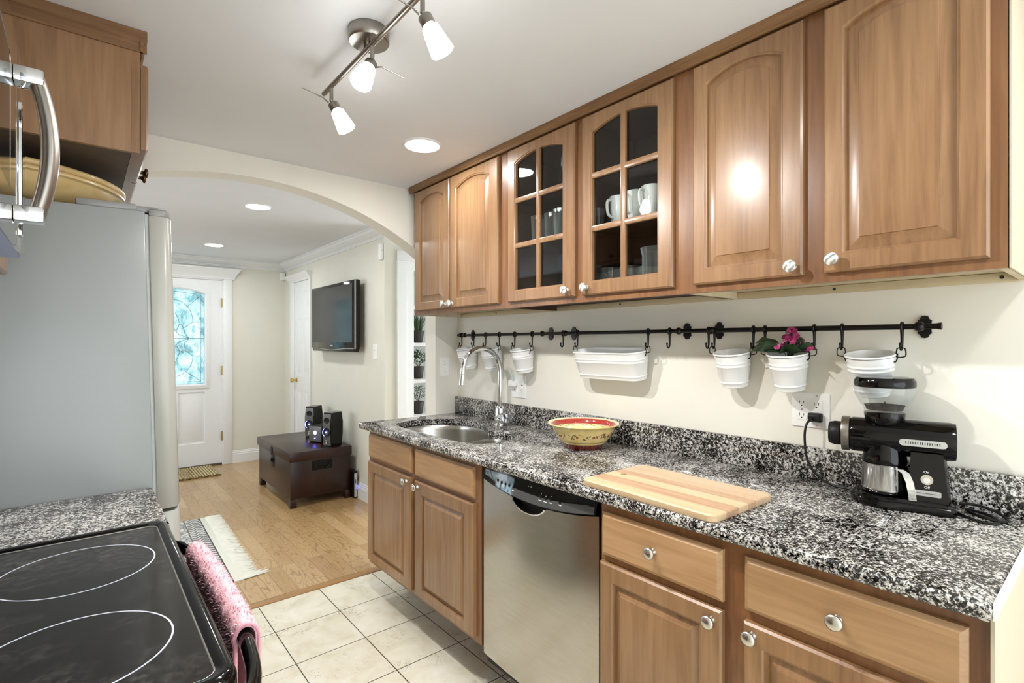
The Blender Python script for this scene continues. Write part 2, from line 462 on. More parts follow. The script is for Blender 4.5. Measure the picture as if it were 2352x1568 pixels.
# crown moulding of the entry room, baseboards
cp = [(0, 0), (.085, 0), (.085, -.012), (.074, -.016), (.066, -.03), (.03, -.058), (.018, -.062), (.018, -.07), (.01, -.074), (.01, -.082), (0, -.084)]
m = MB(); m.prism(cp, lambda a, b, c: (c, 6.43 - a, LZ + b), -2.0, 1.85)
struct(m, 'trim_2', M['trim'], 'white crown moulding over the front door wall', 'moulding', ang=20)
m = MB(); m.prism(cp, lambda a, b, c: (1.85 - a, c, LZ + b), 3.80, 6.43)
struct(m, 'trim_3', M['trim'], 'white crown moulding above the television', 'moulding', ang=20)
bp_ = [(0, 0), (.016, 0), (.016, .095), (.012, .102), (.012, .114), (.006, .122), (.006, .132), (0, .136)]
m = MB(); m.prism(bp_, lambda a, b, c: (c, 6.43 - a, b), 1.286, 1.85)
struct(m, 'baseboard_far', M['trim'], 'white baseboard beside the front door', 'baseboard', ang=20)
m = MB(); m.prism(bp_, lambda a, b, c: (1.85 - a, c, b), 3.81, 5.5)
struct(m, 'baseboard_hall', M['trim'], 'white baseboard below the television', 'baseboard', ang=20)

# front door
def rpanel(mb, F, a0, a1, b0, b1, t=0.0, d=.012, w=.024):
    """raised panel with sunk moulding, sitting in a face at depth t; F(a,b,c)"""
    def R(i, c): return [F(a, b, c) for a, b in ((a0 + i, b0 + i), (a1 - i, b0 + i), (a1 - i, b1 - i), (a0 + i, b1 - i))]
    mb.rings([R(0, t), R(.006, t - d), R(.014, t - d), R(.014 + w, t - .002)], False, True)
def holes(lst): return [[(a0, b0), (a1, b0), (a1, b1), (a0, b1)] for a0, a1, b0, b1 in lst]
def door_slab(mb, F, a0, a1, b0, b1, panels, th=.04, extra=()):
    o = [(a0, b0), (a1, b0), (a1, b1), (a0, b1)]
    mb.poly(o, holes(panels) + list(extra), lambda a, b: F(a, b, 0))
    mb.rings([[F(a, b, 0) for a, b in o], [F(a, b, -th) for a, b in o]], False, False)
    mb.poly(o, list(extra), lambda a, b: F(a, b, -th))
    for e in extra: mb.rings([[F(a, b, 0) for a, b in e], [F(a, b, -th) for a, b in e]], False, False)
    for p in panels: rpanel(mb, F, *p)

FD = lambda a, b, c: (a, 6.443 - c, b)
gx0, gx1, gz0, gzs, gzp = .445, 1.025, .895, 1.87, 1.921
def archloop(x0, x1, z0, zs, zp, n=20):
    h = zp - zs; w = (x1 - x0) / 2; R = (w * w + h * h) / (2 * h) if h > 1e-4 else None
    cx = (x0 + x1) / 2
    top = [(x1 - (x1 - x0) * k / n, (zp - R + sqrt(max(R * R - (x1 - (x1 - x0) * k / n - cx) ** 2, 0))) if R else zs) for k in range(n + 1)]
    return [(x0, z0), (x1, z0)] + top
fd = thing('door_1', 'white front door with arched leaded glass light', 'door', (.735, 6.46, .012)); fd['kind'] = 'structure'
m = MB()
gl = archloop(gx0, gx1, gz0, gzs, gzp)
door_slab(m, FD, .284, 1.187, .02, 2.03, [(.44, .69, .256, .81), (.78, 1.026, .256, .81)], .045, [gl])
m.build('door_slab', M['trim'], fd, ang=25)
m = MB()
g2 = archloop(gx0 - .042, gx1 + .042, gz0 - .045, gzs + .018, gzp + .04)
g1 = archloop(gx0 - .012, gx1 + .012, gz0 - .012, gzs + .006, gzp + .012)
g0 = archloop(gx0 + .004, gx1 - .004, gz0 + .004, gzs - .002, gzp - .004)
m.rings([[FD(a, b, c) for a, b in g] for g, c in ((g2, 0), (g2, .010), (g1, .018), (g0, .006), (g0, -.01))], False, False)
m.build('glass_frame', M['trim'], fd, ang=30)
tg = NT('leaded_textured_glass')
tv = tg.mapping((1, 1, .6))
n1 = tg.noise(tv, 7, 4, .6, 1.2); n2 = tg.noise(tv, 38, 3, .6, 1.5)
cc = tg.ramp(n1.outputs[0], [(.30, S('#5a7c7e')), (.42, S('#8fb0b2')), (.55, S('#bfcdd0')), (.7, S('#a0a3b8'))])
cc = tg.mix(.35, cc, tg.ramp(n2.outputs[0], [(.4, S('#7d9799')), (.55, S('#d6dede'))]))
tr = tg.add('ShaderNodeBsdfTranslucent'); tg.link(cc, tr.inputs[0])
gls = tg.add('ShaderNodeBsdfGlossy', i_Roughness=.1)
mx = tg.add('ShaderNodeMixShader'); mx.inputs[0].default_value = .06
tg.link(tr.outputs[0], mx.inputs[1]); tg.link(gls.outputs[0], mx.inputs[2]); tg.link(mx.outputs[0], tg.o.inputs[0]); tg.n.remove(tg.b)
m = MB(); m.prism(archloop(gx0, gx1, gz0, gzs, gzp), FD, -.022, -.016)
pane = m.build('glass_pane', tg.m, fd)
m = MB()
def lead(pts, closed=False, r=.0024): m.tube([FD(a, b, -.015) for a, b in pts], r, 6, closed)
cxg = .735
lead([(gx0 + .035, gz0 + .03), (gx1 - .035, gz0 + .03), (gx1 - .035, 1.855), (gx1 - .15, 1.874), (cxg, 1.888), (gx0 + .15, 1.874), (gx0 + .035, 1.855)], True)
ov = arc(cxg, 1.60, .18, 0, 180, 14); ov2 = arc(cxg, 1.18, .18, 180, 360, 14)
ov = [(a, 1.565 + (b - 1.60) * 1.3) for a, b in ov] + [(a, 1.2 + (b - 1.18) * 1.2) for a, b in ov2]
lead(ov, True)
for s in (-1, 1):
    for (a, b), (c, d) in (((.13, 1.73), (.255, 1.855)), ((.18, 1.565), (.255, 1.565)), ((.18, 1.2), (.255, 1.2)), ((.12, 1.03), (.255, .925)), ((.145, 1.39), (.29, 1.39)), ((.095, 1.5), (.18, 1.565)), ((.095, 1.27), (.18, 1.2))):
        lead([(cxg + s * a, b), (cxg + s * c, d)])
    lead([(cxg + s * .02, 1.66), (cxg + s * .06, 1.55), (cxg + s * .095, 1.5), (cxg + s * .105, 1.44), (cxg + s * .145, 1.39), (cxg + s * .105, 1.34), (cxg + s * .095, 1.27), (cxg + s * .06, 1.24), (cxg + s * .02, 1.13)])
    lead([(cxg, 1.5), (cxg + s * .05, 1.43), (cxg + s * .145, 1.39)]); lead([(cxg, 1.28), (cxg + s * .05, 1.35), (cxg + s * .145, 1.39)])
    lead([(cxg + s * .06, 1.55), (cxg + s * .03, 1.47)]); lead([(cxg + s * .06, 1.24), (cxg + s * .03, 1.31)])
lead([(gx0, 1.39), (gx1, 1.39)]); lead([(cxg, 1.66), (cxg, 1.13)])
lc = m.build('lead_lines', plain('grey_lead_came', '#7f8a90', .4, .6), pane); lc['kind'] = 'stuff'
for hz in (1.782, 1.037, .316):
    m = MB(); m.cyl((1.189, 6.426, hz - .05), (1.189, 6.426, hz + .05), .0075, seg=12); m.box(1.176, 1.188, 6.432, 6.444, hz - .048, hz + .048)
    for q in (-.018, .018): m.cyl((1.189, 6.426, hz + q - .0006), (1.189, 6.426, hz + q + .0006), .0082, seg=12)
    m.build('hinge', metal('aged_brass', '#b9a878', .3), fd)
m = MB(); m.box(.284, 1.187, 6.425, 6.50, .0005, .019, .002); m.build('sill', M['under_dark'], fd)  # sill added to stop daylight leaking in under the slab
m = MB(); m.lathe([(.03, 0), (.03, .006), (.012, .012), (.012, .035), (.026, .045), (.03, .058), (.022, .07), (0, .073)], (.34, 6.443, .95), (0, -1, 0), 20)
m.build('door_knob', metal('brass', '#cdb36a', .2), fd)
def casing_y(mb, x0, x1, z0, z1, y, t=.02):
    mb.prism([(x0, z0), (x1, z0), (x1, z1), (x0, z1)], lambda a, b, c: (a, c, b), y - t, y)
m = MB(); m.box(1.197, 1.285, 6.41, 6.43, 0, 2.045, .004); m.box(.183, .275, 6.41, 6.43, 0, 2.045, .004)
m.box(1.187, 1.2, 6.42, 6.49, 0, 2.04); m.box(.27, .283, 6.42, 6.49, 0, 2.04); m.box(.27, 1.2, 6.42, 6.49, 2.031, 2.045)
hp = [(0, 2.04), (.022, 2.04), (.026, 2.05), (.022, 2.06), (.03, 2.075), (.038, 2.09), (.06, 2.12), (.072, 2.14), (.076, 2.145), (.076, 2.158), (0, 2.158)]
for i in range(1): 
    rs = []
    for a, b in hp: rs.append([(.183 - a, 6.43, b), (.183 - a, 6.43 - a - .001, b), (1.285 + a, 6.43 - a - .001, b), (1.285 + a, 6.43, b)])
    m.rings(rs)
struct(m, 'trim_4', M['trim'], 'white casing with flared cornice around the front door', 'door casing', ang=25)

# closet door in the hall wall
CD = lambda a, b, c: (1.846 - c, a, b)
cdt = thing('door_2', 'white six panel closet door beside the television', 'door', (1.846, 5.8, .01)); cdt['kind'] = 'structure'
m = MB(); pl = []
for a0, a1 in ((5.605, 5.76), (5.835, 5.99)):
    for b0, b1 in ((1.70, 1.90), (.98, 1.60), (.22, .83)): pl.append((a0, a1, b0, b1))
door_slab(m, CD, 5.549, 6.045, .01, 2.015, pl, .003)
m.build('door_slab', M['trim'], cdt, ang=25)
for hz in (1.765, 1.045, .3):
    m = MB(); m.cyl((1.835, 5.552, hz - .045), (1.835, 5.552, hz + .045), .007, seg=12); m.box(1.838, 1.843, 5.553, 5.568, hz - .044, hz + .044)
    m.build('hinge', M['nickel'], cdt)
m = MB(); m.lathe([(.028, 0), (.028, .005), (.011, .012), (.011, .032), (.024, .04), (.028, .053), (.02, .064), (0, .067)], (1.846, 5.985, .925), (-1, 0, 0), 20)
m.build('door_knob', metal('polished_brass', '#d8bf6c', .15), cdt)
m = MB(); m.box(1.828, 1.85, 6.048, 6.19, 0, 2.02, .003); m.box(1.828, 1.85, 5.497, 5.546, 0, 2.02, .003)
rs = []
for a, b in hp:
    a2 = a * .85; b2 = 2.018 + (b - 2.04) * .66
    rs.append([(1.85, 5.51 - a2 * .4, b2), (1.849 - a2, 5.51 - a2 * .4, b2), (1.849 - a2, 6.19 + a2, b2), (1.85, 6.19 + a2, b2)])
m.rings(rs)
struct(m, 'trim_5', M['trim'], 'white casing with small cornice around the closet door', 'door casing', ang=25)

# built-in shelves in the niche wall
bs = thing('shelf_unit', 'white built-in shelves holding potted plants beyond the arch', 'shelf', (2.5, 3.95, .4))
m = MB(); m.box(2.09, 2.106, 3.9, 4.2, .4, 1.95); m.box(2.9, 2.916, 3.9, 4.2, .4, 1.95); m.box(2.09, 2.916, 4.2, 4.215, .4, 1.95); m.box(2.09, 2.916, 3.9, 4.2, 1.95, 1.966); m.box(2.09, 2.916, 3.9, 4.2, .384, .4)
m.build('case', plain('grey_painted_shelf_back', '#cfd2cd', .6, var=.02), bs)
m = MB(); m.box(1.956, 2.034, 3.786, 3.81, 0, 2.0095); m.box(2.0345, 2.106, 3.797, 3.81, .4005, 1.9395); m.box(2.9, 2.975, 3.786, 3.81, 0, 2.0095); m.box(1.956, 2.975, 3.786, 3.81, 2.01, 2.09, .004); m.box(2.0345, 2.8995, 3.797, 3.81, .3, .4); m.box(2.0345, 2.8995, 3.797, 3.81, 1.94, 2.0095)
m.build('face_frame', M['trim'], bs)
for z in (.735, 1.035, 1.342, 1.65):
    m = MB(); m.box(2.106, 2.9, 3.805, 4.2, z - .028, z, .002); m.build('shelf', M['trim'], bs)

def pot(mb, c, r0, r1, h, seg=20):
    mb.lathe([(r0 - .004, 0), (r0, .003), (r1, h - .012), (r1 + .004, h - .012), (r1 + .004, h), (r1 - .004, h), (r1 - .006, h - .015), (0, h - .015)], c, (0, 0, 1), seg)
M['pot'] = plain('dark_plastic_pot', '#2a2420', .5)
M['leaf_dark'] = plain('dark_green_leaf', '#3f5a38', .5, var=.3, scale=60)
M['leaf_grey'] = plain('grey_green_leaf', '#6b8068', .55, var=.3, scale=60)
M['grass_leaf'] = plain('grass_blade_green', '#3c4f2a', .5, var=.3, scale=60)
def shelf_plant(z, x, label, kind, group):
    t = thing('potted_plant', label, 'plant', (x, 3.93, z), 'potted plants on the built-in shelves')
    m = MB(); pot(m, (x, 3.93, z), .036, .05, .105); m.build('pot', M['pot'], t)
    m = MB(); R = random.Random(int(z * 1000))
    top = z + .095
    if kind == 'grass':
        for k in range(150):
            a = R.uniform(0, 2 * pi); r = R.uniform(0, .035); L = R.uniform(.09, .16); b = R.uniform(.01, .07)
            p = Vector((x + r * cos(a), 3.93 + r * sin(a), top))
            d = Vector((cos(a), sin(a), 0))
            m.blade([p, p + d * b * .3 + Vector((0, 0, L * .5)), p + d * b * .7 + Vector((0, 0, L * .85)), p + d * b * 1.1 + Vector((0, 0, L))], [.0022, .0022, .0014, .0003])
        m.build('leaves', M['grass_leaf'], t)
    else:
        for k in range(230):
            a = R.uniform(0, 2 * pi); e = R.uniform(-.25, 1.5); rad = R.uniform(.045, .088)
            c = Vector((x, 3.93, top + .055)) + Vector((cos(a) * cos(e), sin(a) * cos(e), sin(e) * 1.05)) * rad
            d = Vector((cos(a + R.uniform(-.7, .7)), sin(a + R.uniform(-.7, .7)), R.uniform(-.2, .9))).normalized()
            s = .013 if kind == 'leafy' else .009
            m.blade([c, c + d * s * .8, c + d * s * 1.6, c + d * s * 2.2], [.001, s * .5, s * .42, .0004])
        m.build('leaves', M['leaf_dark'] if kind == 'leafy' else M['leaf_grey'], t)
        m = MB()
        for k in range(14):
            a = R.uniform(0, 2 * pi); m.tube([(x, 3.93, top - .01), (x + .02 * cos(a), 3.93 + .02 * sin(a), top + .03), (x + .055 * cos(a), 3.93 + .055 * sin(a), top + R.uniform(.04, .12))], .0012, 5)
        m.build('stems', plain('brown_stem', '#4a3a26', .7), t)
shelf_plant(1.342, 2.222, 'grassy potted plant on the topmost planted shelf', 'grass', 0)
shelf_plant(1.035, 2.222, 'dark leafy potted plant on the middle shelf between grassy and pale plants', 'leafy', 0)
shelf_plant(.735, 2.222, 'pale small-leaved potted plant just above the counter corner', 'small', 0)

pk = NT('swirled_pearl_knob'); wv_ = pk.add('ShaderNodeTexWave', i_Scale=34.0, i_Distortion=3.0, bands_direction='DIAGONAL'); pk.link(pk.co, wv_.inputs['Vector'])
pk.set(Base_Color=pk.ramp(wv_.outputs[0], [(.15, S('#98938a')), (.4, S('#d9d6ce')), (.8, S('#f0efec'))]), Roughness=.18, Metallic=.35)
M['pearl'] = pk.m

# ------------------------------------------------------------------ cabinet doors
def apoly(y0, y1, z0, zs, zp, n=16): return archloop(y0, y1, z0, zs, zp, n)
def inset_arch(y0, y1, z0, zs, zp, d):
    return archloop(y0 + d, y1 - d, z0 + d, zs - d * (.75 if zp > zs else 1), zp - d, 16)
def panel_door(F, y0, y1, z0, z1, op, t=.018, bevel=.036):
    """raised panel door; op = opening (y0,y1,z0,zspring,zpeak)"""
    m = MB()
    rc = lambda i, c: [F(a, b, c) for a, b in ((y0 + i, z0 + i), (y1 - i, z0 + i), (y1 - i, z1 - i), (y0 + i, z1 - i))]
    m.rings([rc(0, 0), rc(0, t - .005), rc(.005, t)], True, False)
    o = [(y0 + .005, z0 + .005), (y1 - .005, z0 + .005), (y1 - .005, z1 - .005), (y0 + .005, z1 - .005)]
    m.poly(o, [inset_arch(*op, 0)], lambda a, b: F(a, b, t))
    R = lambda i, c: [F(a, b, c) for a, b in inset_arch(*op, i)]
    m.rings([R(0, t), R(.003, t - .0035), R(.006, t - .0035), R(.0075, t - .0125), R(.011, t - .0125), R(bevel, t - .0035), R(bevel + .001, t - .0012), R(bevel + .003, t - .001)], False, True)
    return m
def slab_front(F, y0, y1, z0, z1, t=.018):
    m = MB()
    rc = lambda i, c: [F(a, b, c) for a, b in ((y0 + i, z0 + i), (y1 - i, z0 + i), (y1 - i, z1 - i), (y0 + i, z1 - i))]
    m.rings([rc(0, 0), rc(0, t - .008), rc(.003, t - .006), (rc(.011, t))], True, True)
    return m
def knob(F, y, z, parent, t=.018, r=.0165, mat=None):
    m = MB(); c = Vector(F(y, z, t)); axv = Vector(F(y, z, t + 1)) - c
    m.lathe([(.009, 0), (.0085, .003), (.0055, .006), (.0052, .013), (.009, .017), (r * .93, .0195), (r, .0225), (r * .93, .0255), (r * .6, .0282), (0, .0292)], c, axv, 24)
    return m.build('knob', mat or M['nickel'], parent, ang=50)

UX = 1.455
UF = lambda a, b, c: (UX - c, a, b)
def frame_front(F, y0, y1, z0, z1, ops, t=.019):
    m = MB(); m.prism([(y0, z0), (y1, z0), (y1, z1), (y0, z1)], F, -t, 0, holes(ops)); return m

def upper(label, y0, y1, bays, seam_z=1.497, pale_rail=True, hollow=False, seat=1.52):
    t = thing('wall_cabinet', label, 'cabinet', (1.777, (y0 + y1) / 2, seam_z), 'maple wall cabinets over the counter')
    m = MB()
    b0 = 1.476; b1 = 1.7765
    m.box(b0, b1, y0, y0 + .014, seam_z, 2.2); m.box(b0, b1, y1 - .014, y1, seam_z, 2.2)
    m.box(b0, b1, y0, y1, 2.18, 2.2); m.box(b1 - .006, b1, y0, y1, seam_z + .02, 2.2)
    m.box(b0, b1, y0 + .014, y1 - .014, seam_z + .022, seam_z + .036)
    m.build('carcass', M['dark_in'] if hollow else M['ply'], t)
    m = frame_front(UF, y0, y1, seam_z, 2.2, bays)
    m.build('face_frame', M['wood_frame'], t)
    m = MB(); m.box(1.76, 1.7765, y0 + .014, y1 - .014, seam_z - .002, seam_z + .021, .001)
    hr_ = m.build('hanging_rail', M['ply'], t)
    for yh in (y0 + .045, (y0 + y1) / 2 + .05):
        m = MB(); m.lathe([(0, 0), (.0045, 0), (.0045, .0006), (0, .0006)], (1.7598, yh, seam_z + .010), (-1, 0, 0), 12); m.build('screw_hole', M['slot'], hr_)
    return t
UPW = (1.52, 2.185)
def udoor(t, y0, y1, oy0, oy1, ky, kz, parent_name='door'):
    d = panel_door(UF, y0, y1, UPW[0], UPW[1], (oy0, oy1, 1.563, 2.121, 2.152)).build('door', M['wood_v'], t, ang=25)
    knob(UF, ky, kz, d, mat=M['pearl']); return d
# cabinet by the arch
c1 = upper('two-door maple wall cabinet at the arch end of the row', 1.790, 2.612, [(1.84, 2.2, 1.54, 2.16), (2.25, 2.57, 1.54, 2.16)])
udoor(c1, 2.232, 2.585, 2.287, 2.535, 2.262, 1.543)
udoor(c1, 1.828, 2.222, 1.89, 2.172, 2.198, 1.543)
# cabinet at the open end
c3 = upper('two-door maple wall cabinet at the open end above the coffee grinder', .162, .898, [(.21, .48, 1.54, 2.16), (.57, .84, 1.54, 2.16)])
udoor(c3, .548, .862, .596, .823, .571, 1.543)
udoor(c3, .188, .498, .234, .457, .474, 1.55)
m = MB(); m.box(1.457, 1.7765, .157, .1605, 1.497, 2.2); m.build('end_panel', M['side_pale'], c3)
# glazed cabinet
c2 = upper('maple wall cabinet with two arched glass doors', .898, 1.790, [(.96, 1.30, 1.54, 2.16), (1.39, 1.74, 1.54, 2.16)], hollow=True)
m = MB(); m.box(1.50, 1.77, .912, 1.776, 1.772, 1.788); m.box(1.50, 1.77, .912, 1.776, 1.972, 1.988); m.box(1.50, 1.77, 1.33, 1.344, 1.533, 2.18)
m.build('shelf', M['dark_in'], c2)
def gdoor(t, y0, y1, oy0, oy1, ky, kz):
    m = MB(); T = .018
    rc = lambda i, c: [UF(a, b, c) for a, b in ((y0 + i, UPW[0] + i), (y1 - i, UPW[0] + i), (y1 - i, UPW[1] - i), (y0 + i, UPW[1] - i))]
    m.rings([rc(0, 0), rc(0, T - .005), rc(.005, T)], False, False)
    op = (oy0, oy1, 1.566, 2.121, 2.150)
    for c, i in ((T, .005), (0, 0)):
        o = [(y0 + i, UPW[0] + i), (y1 - i, UPW[0] + i), (y1 - i, UPW[1] - i), (y0 + i, UPW[1] - i)]
        m.poly(o, [inset_arch(*op, 0)], lambda a, b: UF(a, b, c))
    R = lambda i, c: [UF(a, b, c) for a, b in inset_arch(*op, i)]
    m.rings([R(0, T), R(.003, T - .003), R(.006, T - .003), R(.007, T - .008), R(.007, .002), R(0, 0)], False, False)
    yc = (oy0 + oy1) / 2
    m.box(UX - T + .002, UX - .002, yc - .011, yc + .011, 1.57, 2.146, .004)
    for z in (1.762, 1.957): m.box(UX - T + .0025, UX - .002, oy0 + .003, oy1 - .003, z - .011, z + .011, .004)
    d = m.build('door', M['wood_v'], t, ang=25)
    m = MB(); m.prism(inset_arch(*op, .0075), UF, .0015, .004); m.build('glass_pane', M['pane'], d)
    knob(UF, ky, kz, d, mat=M['pearl'])
gdoor(c2, 1.358, 1.758, 1.415, 1.713, 1.394, 1.546)
gdoor(c2, .932, 1.320, .983, 1.276, 1.294, 1.548)

m = MB(); m.prism([(1.7765, 2.2), (1.443, 2.2), (1.441, 2.19), (1.433, 2.19), (1.433, 2.2), (1.427, 2.205), (1.427, 2.2245), (1.7765, 2.2245)], lambda a, b, c: (a, c, b), .15, 2.632)
struct(m, 'trim_6', M['crown'], 'oak strip closing the wall cabinets to the ceiling', 'crown strip', ang=20)

# ------------------------------------------------------------------ glassware and crockery behind the glass doors
def tumbler(name, r0, r1, h, wall=.0022, flute=0):
    m = MB(); seg = 32
    prof = [(r0, 0), (r1, h), (r1 - wall, h), (r0 - wall, .008), (0, .008)]
    rs = []
    for r, z in prof:
        rs.append([(((r + (flute * cos(k * pi) if z < h * .75 and r > r0 - .001 else 0)) if r else 1e-5) * cos(2 * pi * k / seg), ((r + (flute * cos(k * pi) if z < h * .75 and r > r0 - .001 else 0)) if r else 1e-5) * sin(2 * pi * k / seg), z) for k in range(seg)])
    m.rings(rs); return m
GS = 'glasses behind the cabinet glass doors'
def place(mesh_fn, name, mat, cat, spots, group):
    first = None
    for loc, label in spots:
        if first is None:
            first = mesh_fn().build(name, mat); first.location = loc; tag(first, label, cat, group)
        else:
            o = first.copy(); COL.objects.link(o); o.location = loc; o['label'] = label
place(lambda: tumbler('t', .034, .040, .095), 'tumbler', M['drink'], 'glass', [
    ((1.56, 1.285, 1.5335), 'plain tumbler at the arch end of the bottom shelf row'),
    ((1.58, 1.205, 1.5335), 'plain tumbler second along the bottom shelf row'),
    ((1.63, 1.15, 1.5335), 'plain tumbler standing behind the glass jug'),
    ((1.66, 1.26, 1.5335), 'plain tumbler deeper in behind the bottom shelf row'),
    ((1.56, 1.43, 1.5335), 'small clear tumbler beside the plates on the cabinet floor')], GS)
def jug():
    m = MB()
    m.lathe([(.045, 0), (.05, .006), (.05, .12), (.056, .145), (.054, .145), (.0475, .118), (.0475, .012), (0, .01)], (0, 0, 0), (0, 0, 1), 32)
    m.tube([(-.02, -.046, .12), (-.03, -.075, .118), (-.034, -.085, .09), (-.03, -.07, .05), (-.02, -.047, .045)], .005, 8)
    return m
o = jug().build('jug', M['drink']); o.location = (1.56, 1.075, 1.5335); tag(o, 'clear glass jug on the cabinet floor below the mugs', 'jug')
place(lambda: tumbler('t', .030, .037, .115, .003, .0016), 'cut_glass_tumbler', M['drink'], 'glass', [
    ((1.57, 1.46, 1.788), 'fluted tumbler beside the divider on the middle shelf'),
    ((1.55, 1.535, 1.788), 'fluted tumbler second from the divider on the middle shelf'),
    ((1.63, 1.50, 1.788), 'fluted tumbler behind the others on the middle shelf'),
    ((1.57, 1.61, 1.788), 'fluted tumbler third from the divider on the middle shelf'),
    ((1.56, 1.685, 1.788), 'fluted tumbler at the arch end of the middle shelf')], 'fluted tumblers on the middle shelf')
place(lambda: tumbler('t', .022, .028, .07), 'shot_glass', M['drink'], 'glass', [
    ((1.53, 1.32, 1.788), 'short dark-looking glass beside the divider next to the mugs'),
    ((1.60, 1.32, 1.788), 'short glass behind the dark-looking glass by the divider')], GS)
def wine():
    m = MB()
    m.lathe([(.034, 0), (.034, .002), (.006, .006), (.004, .012), (.004, .05), (.012, .058), (.034, .075), (.043, .1), (.040, .135), (.031, .165), (.030, .165), (.039, .135), (.042, .1), (.032, .077), (0, .063)], (0, 0, 0), (0, 0, 1), 32)
    return m
o = wine().build('wine_glass', M['drink']); o.location = (1.57, 1.50, 1.988); tag(o, 'rounded wine glass alone on the top shelf', 'glass')
mug = thing('mug', 'white mug in the middle of the three on the shelf', 'mug', (1.55, 1.157, 1.788), 'white mugs behind the glass door')
m = MB(); m.lathe([(.025, 0), (.0275, .003), (.033, .05), (.0362, .104), (.035, .106), (.033, .103), (.030, .05), (.024, .008), (0, .007)], mug.location, (0, 0, 1), 32); m.build('body', M['ceramic_white'], mug)
m = MB(); q = mug.location
m.tube(smooth_path([(q.x - .033, q.y + .006, q.z + .088), (q.x - .052, q.y + .009, q.z + .086), (q.x - .057, q.y + .010, q.z + .066), (q.x - .050, q.y + .009, q.z + .034), (q.x - .030, q.y + .006, q.z + .024)], 5), .0055, 8); m.build('handle', M['ceramic_white'], mug)
dup(mug, (1.56, 1.242, 1.788), 'white mug beside the short glass on the shelf')
dup(mug, (1.54, 1.082, 1.788), 'white mug at the door stile beyond the middle mug')
def plate():
    m = MB(); m.lathe([(.06, 0), (.085, .004), (.118, .014), (.12, .016), (.118, .017), (.083, .008), (0, .006)], (0, 0, 0), (0, 0, 1), 40); return m
first = None
for k, nm in enumerate(('bottom plate of the white stack', 'second plate up in the white stack', 'third plate up in the white stack', 'top plate of the white stack')):
    if k == 0: o = first = plate().build('plate', M['ceramic_white']); tag(o, '', 'plate', 'plates stacked on the cabinet floor')
    else: o = first.copy(); COL.objects.link(o)
    o.location = (1.635, 1.625, 1.5335 + k * .0075); o['label'] = nm + ' on the cabinet floor'

# ------------------------------------------------------------------ base cabinets
LX = 1.178
LF = lambda a, b, c: (LX - c, a, b)
def base(label, y0, y1, ops, side=None):
    t = thing('base_cabinet', label, 'cabinet', (1.45, (y0 + y1) / 2, 0), 'maple base cabinets under the counter')
    m = MB()
    m.box(1.197, 1.77, y0, y0 + .016, .18, .884); m.box(1.197, 1.77, y1 - .016, y1, .18, .884)
    m.box(1.197, 1.77, y0 + .016, y1 - .016, .18, .196); m.box(1.76, 1.77, y0 + .016, y1 - .016, .196, .884)
    m.build('carcass', M['wood_frame'], t)
    frame_front(LF, y0, y1, .18, .884, ops).build('face_frame', M['wood_frame'], t)
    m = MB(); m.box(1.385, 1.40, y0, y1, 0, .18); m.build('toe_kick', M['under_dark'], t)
    return t
def ldoor(t, y0, y1, z0, z1, oy0, oy1, oz0, oz1, ky, kz):
    d = panel_door(LF, y0, y1, z0, z1, (oy0, oy1, oz0, oz1, oz1), bevel=.03).build('door', M['wood_v'], t, ang=25)
    knob(LF, ky, kz, d)
def ldrawer(t, y0, y1, z0, z1, k=None):
    d = slab_front(LF, y0, y1, z0, z1).build('drawer', M['wood_h'], t, ang=25)
    if k: knob(LF, k[0], k[1], d)
s1 = base('maple sink base cabinet with two doors under the double sink', 1.597, 2.596, [(1.66, 2.06, .23, .70), (2.14, 2.54, .23, .70)])
ldoor(s1, 2.1276, 2.5875, 0.2, 0.7208, 2.19, 2.5386, 0.238, 0.674, 2.162, 0.7)
ldoor(s1, 1.6313, 2.087, 0.2, 0.7177, 1.6917, 2.0309, 0.238, 0.6657, 2.0579, 0.6948)
ldrawer(s1, 2.1276, 2.5823, 0.7416, 0.8633); ldrawer(s1, 1.6355, 2.0891, 0.7385, 0.8602)
m = MB(); m.box(1.178, 1.77, 2.5965, 2.602, .18, .884); m.build('end_panel', M['wood_v'], s1)
s2 = base('maple base cabinet with two drawers over two doors at the open counter end', .1515, 1.001, [(.20, .55, .23, .70), (.64, .96, .23, .70)])
ldrawer(s2, 0.6211, 0.9905, 0.7281, 0.8529, (0.8105, 0.7915)); ldrawer(s2, 0.1789, 0.5681, 0.7333, 0.855, (0.3766, 0.7915))
ldoor(s2, 0.6211, 0.9957, 0.2, 0.7073, 0.6742, 0.952, 0.238, 0.6594, 0.645, 0.6802)
ldoor(s2, 0.1789, 0.5691, 0.2, 0.7083, 0.231, 0.5264, 0.238, 0.6615, 0.5473, 0.6844)
m = MB(); m.box(1.165, 1.77, .1455, .151, 0, .8835); m.build('end_panel', M['side_pale'], s2)

# ------------------------------------------------------------------ dishwasher
dw = thing('dishwasher', 'stainless steel dishwasher with black control strip under the counter', 'dishwasher', (1.45, 1.294, 0))
m = MB(); m.box(1.201, 1.74, 1.007, 1.59, .12, .872); m.build('tub', M['black_matt'], dw)
D0, D1 = 1.010, 1.580
def dcurve(y): return .012 * (1 - ((y - (D0 + D1) / 2) / ((D1 - D0) / 2)) ** 2)
def dlow(y): return .828 - .031 * (1 - ((y - 1.295) / .285) ** 2)
scy, scr = 1.313, .0855
def dtop(y):
    z = dlow(y); dx = abs(y - scy)
    if dx < scr: z = min(z, dlow(scy) + .008 - sqrt(scr * scr - dx * dx) * .48)
    return z
ys = [D0 + (D1 - D0) * k / 72 for k in range(73)]
m = MB(); rs = []
for zf in (0, .12, .5, .85, 1):
    rs.append([(1.176 - dcurve(y), y, .165 + (dtop(y) - .165) * zf) for y in ys])
bk = [[(1.202, y, .165 + (dtop(y) - .165) * zf) for y in ys] for zf in (1, 0)]
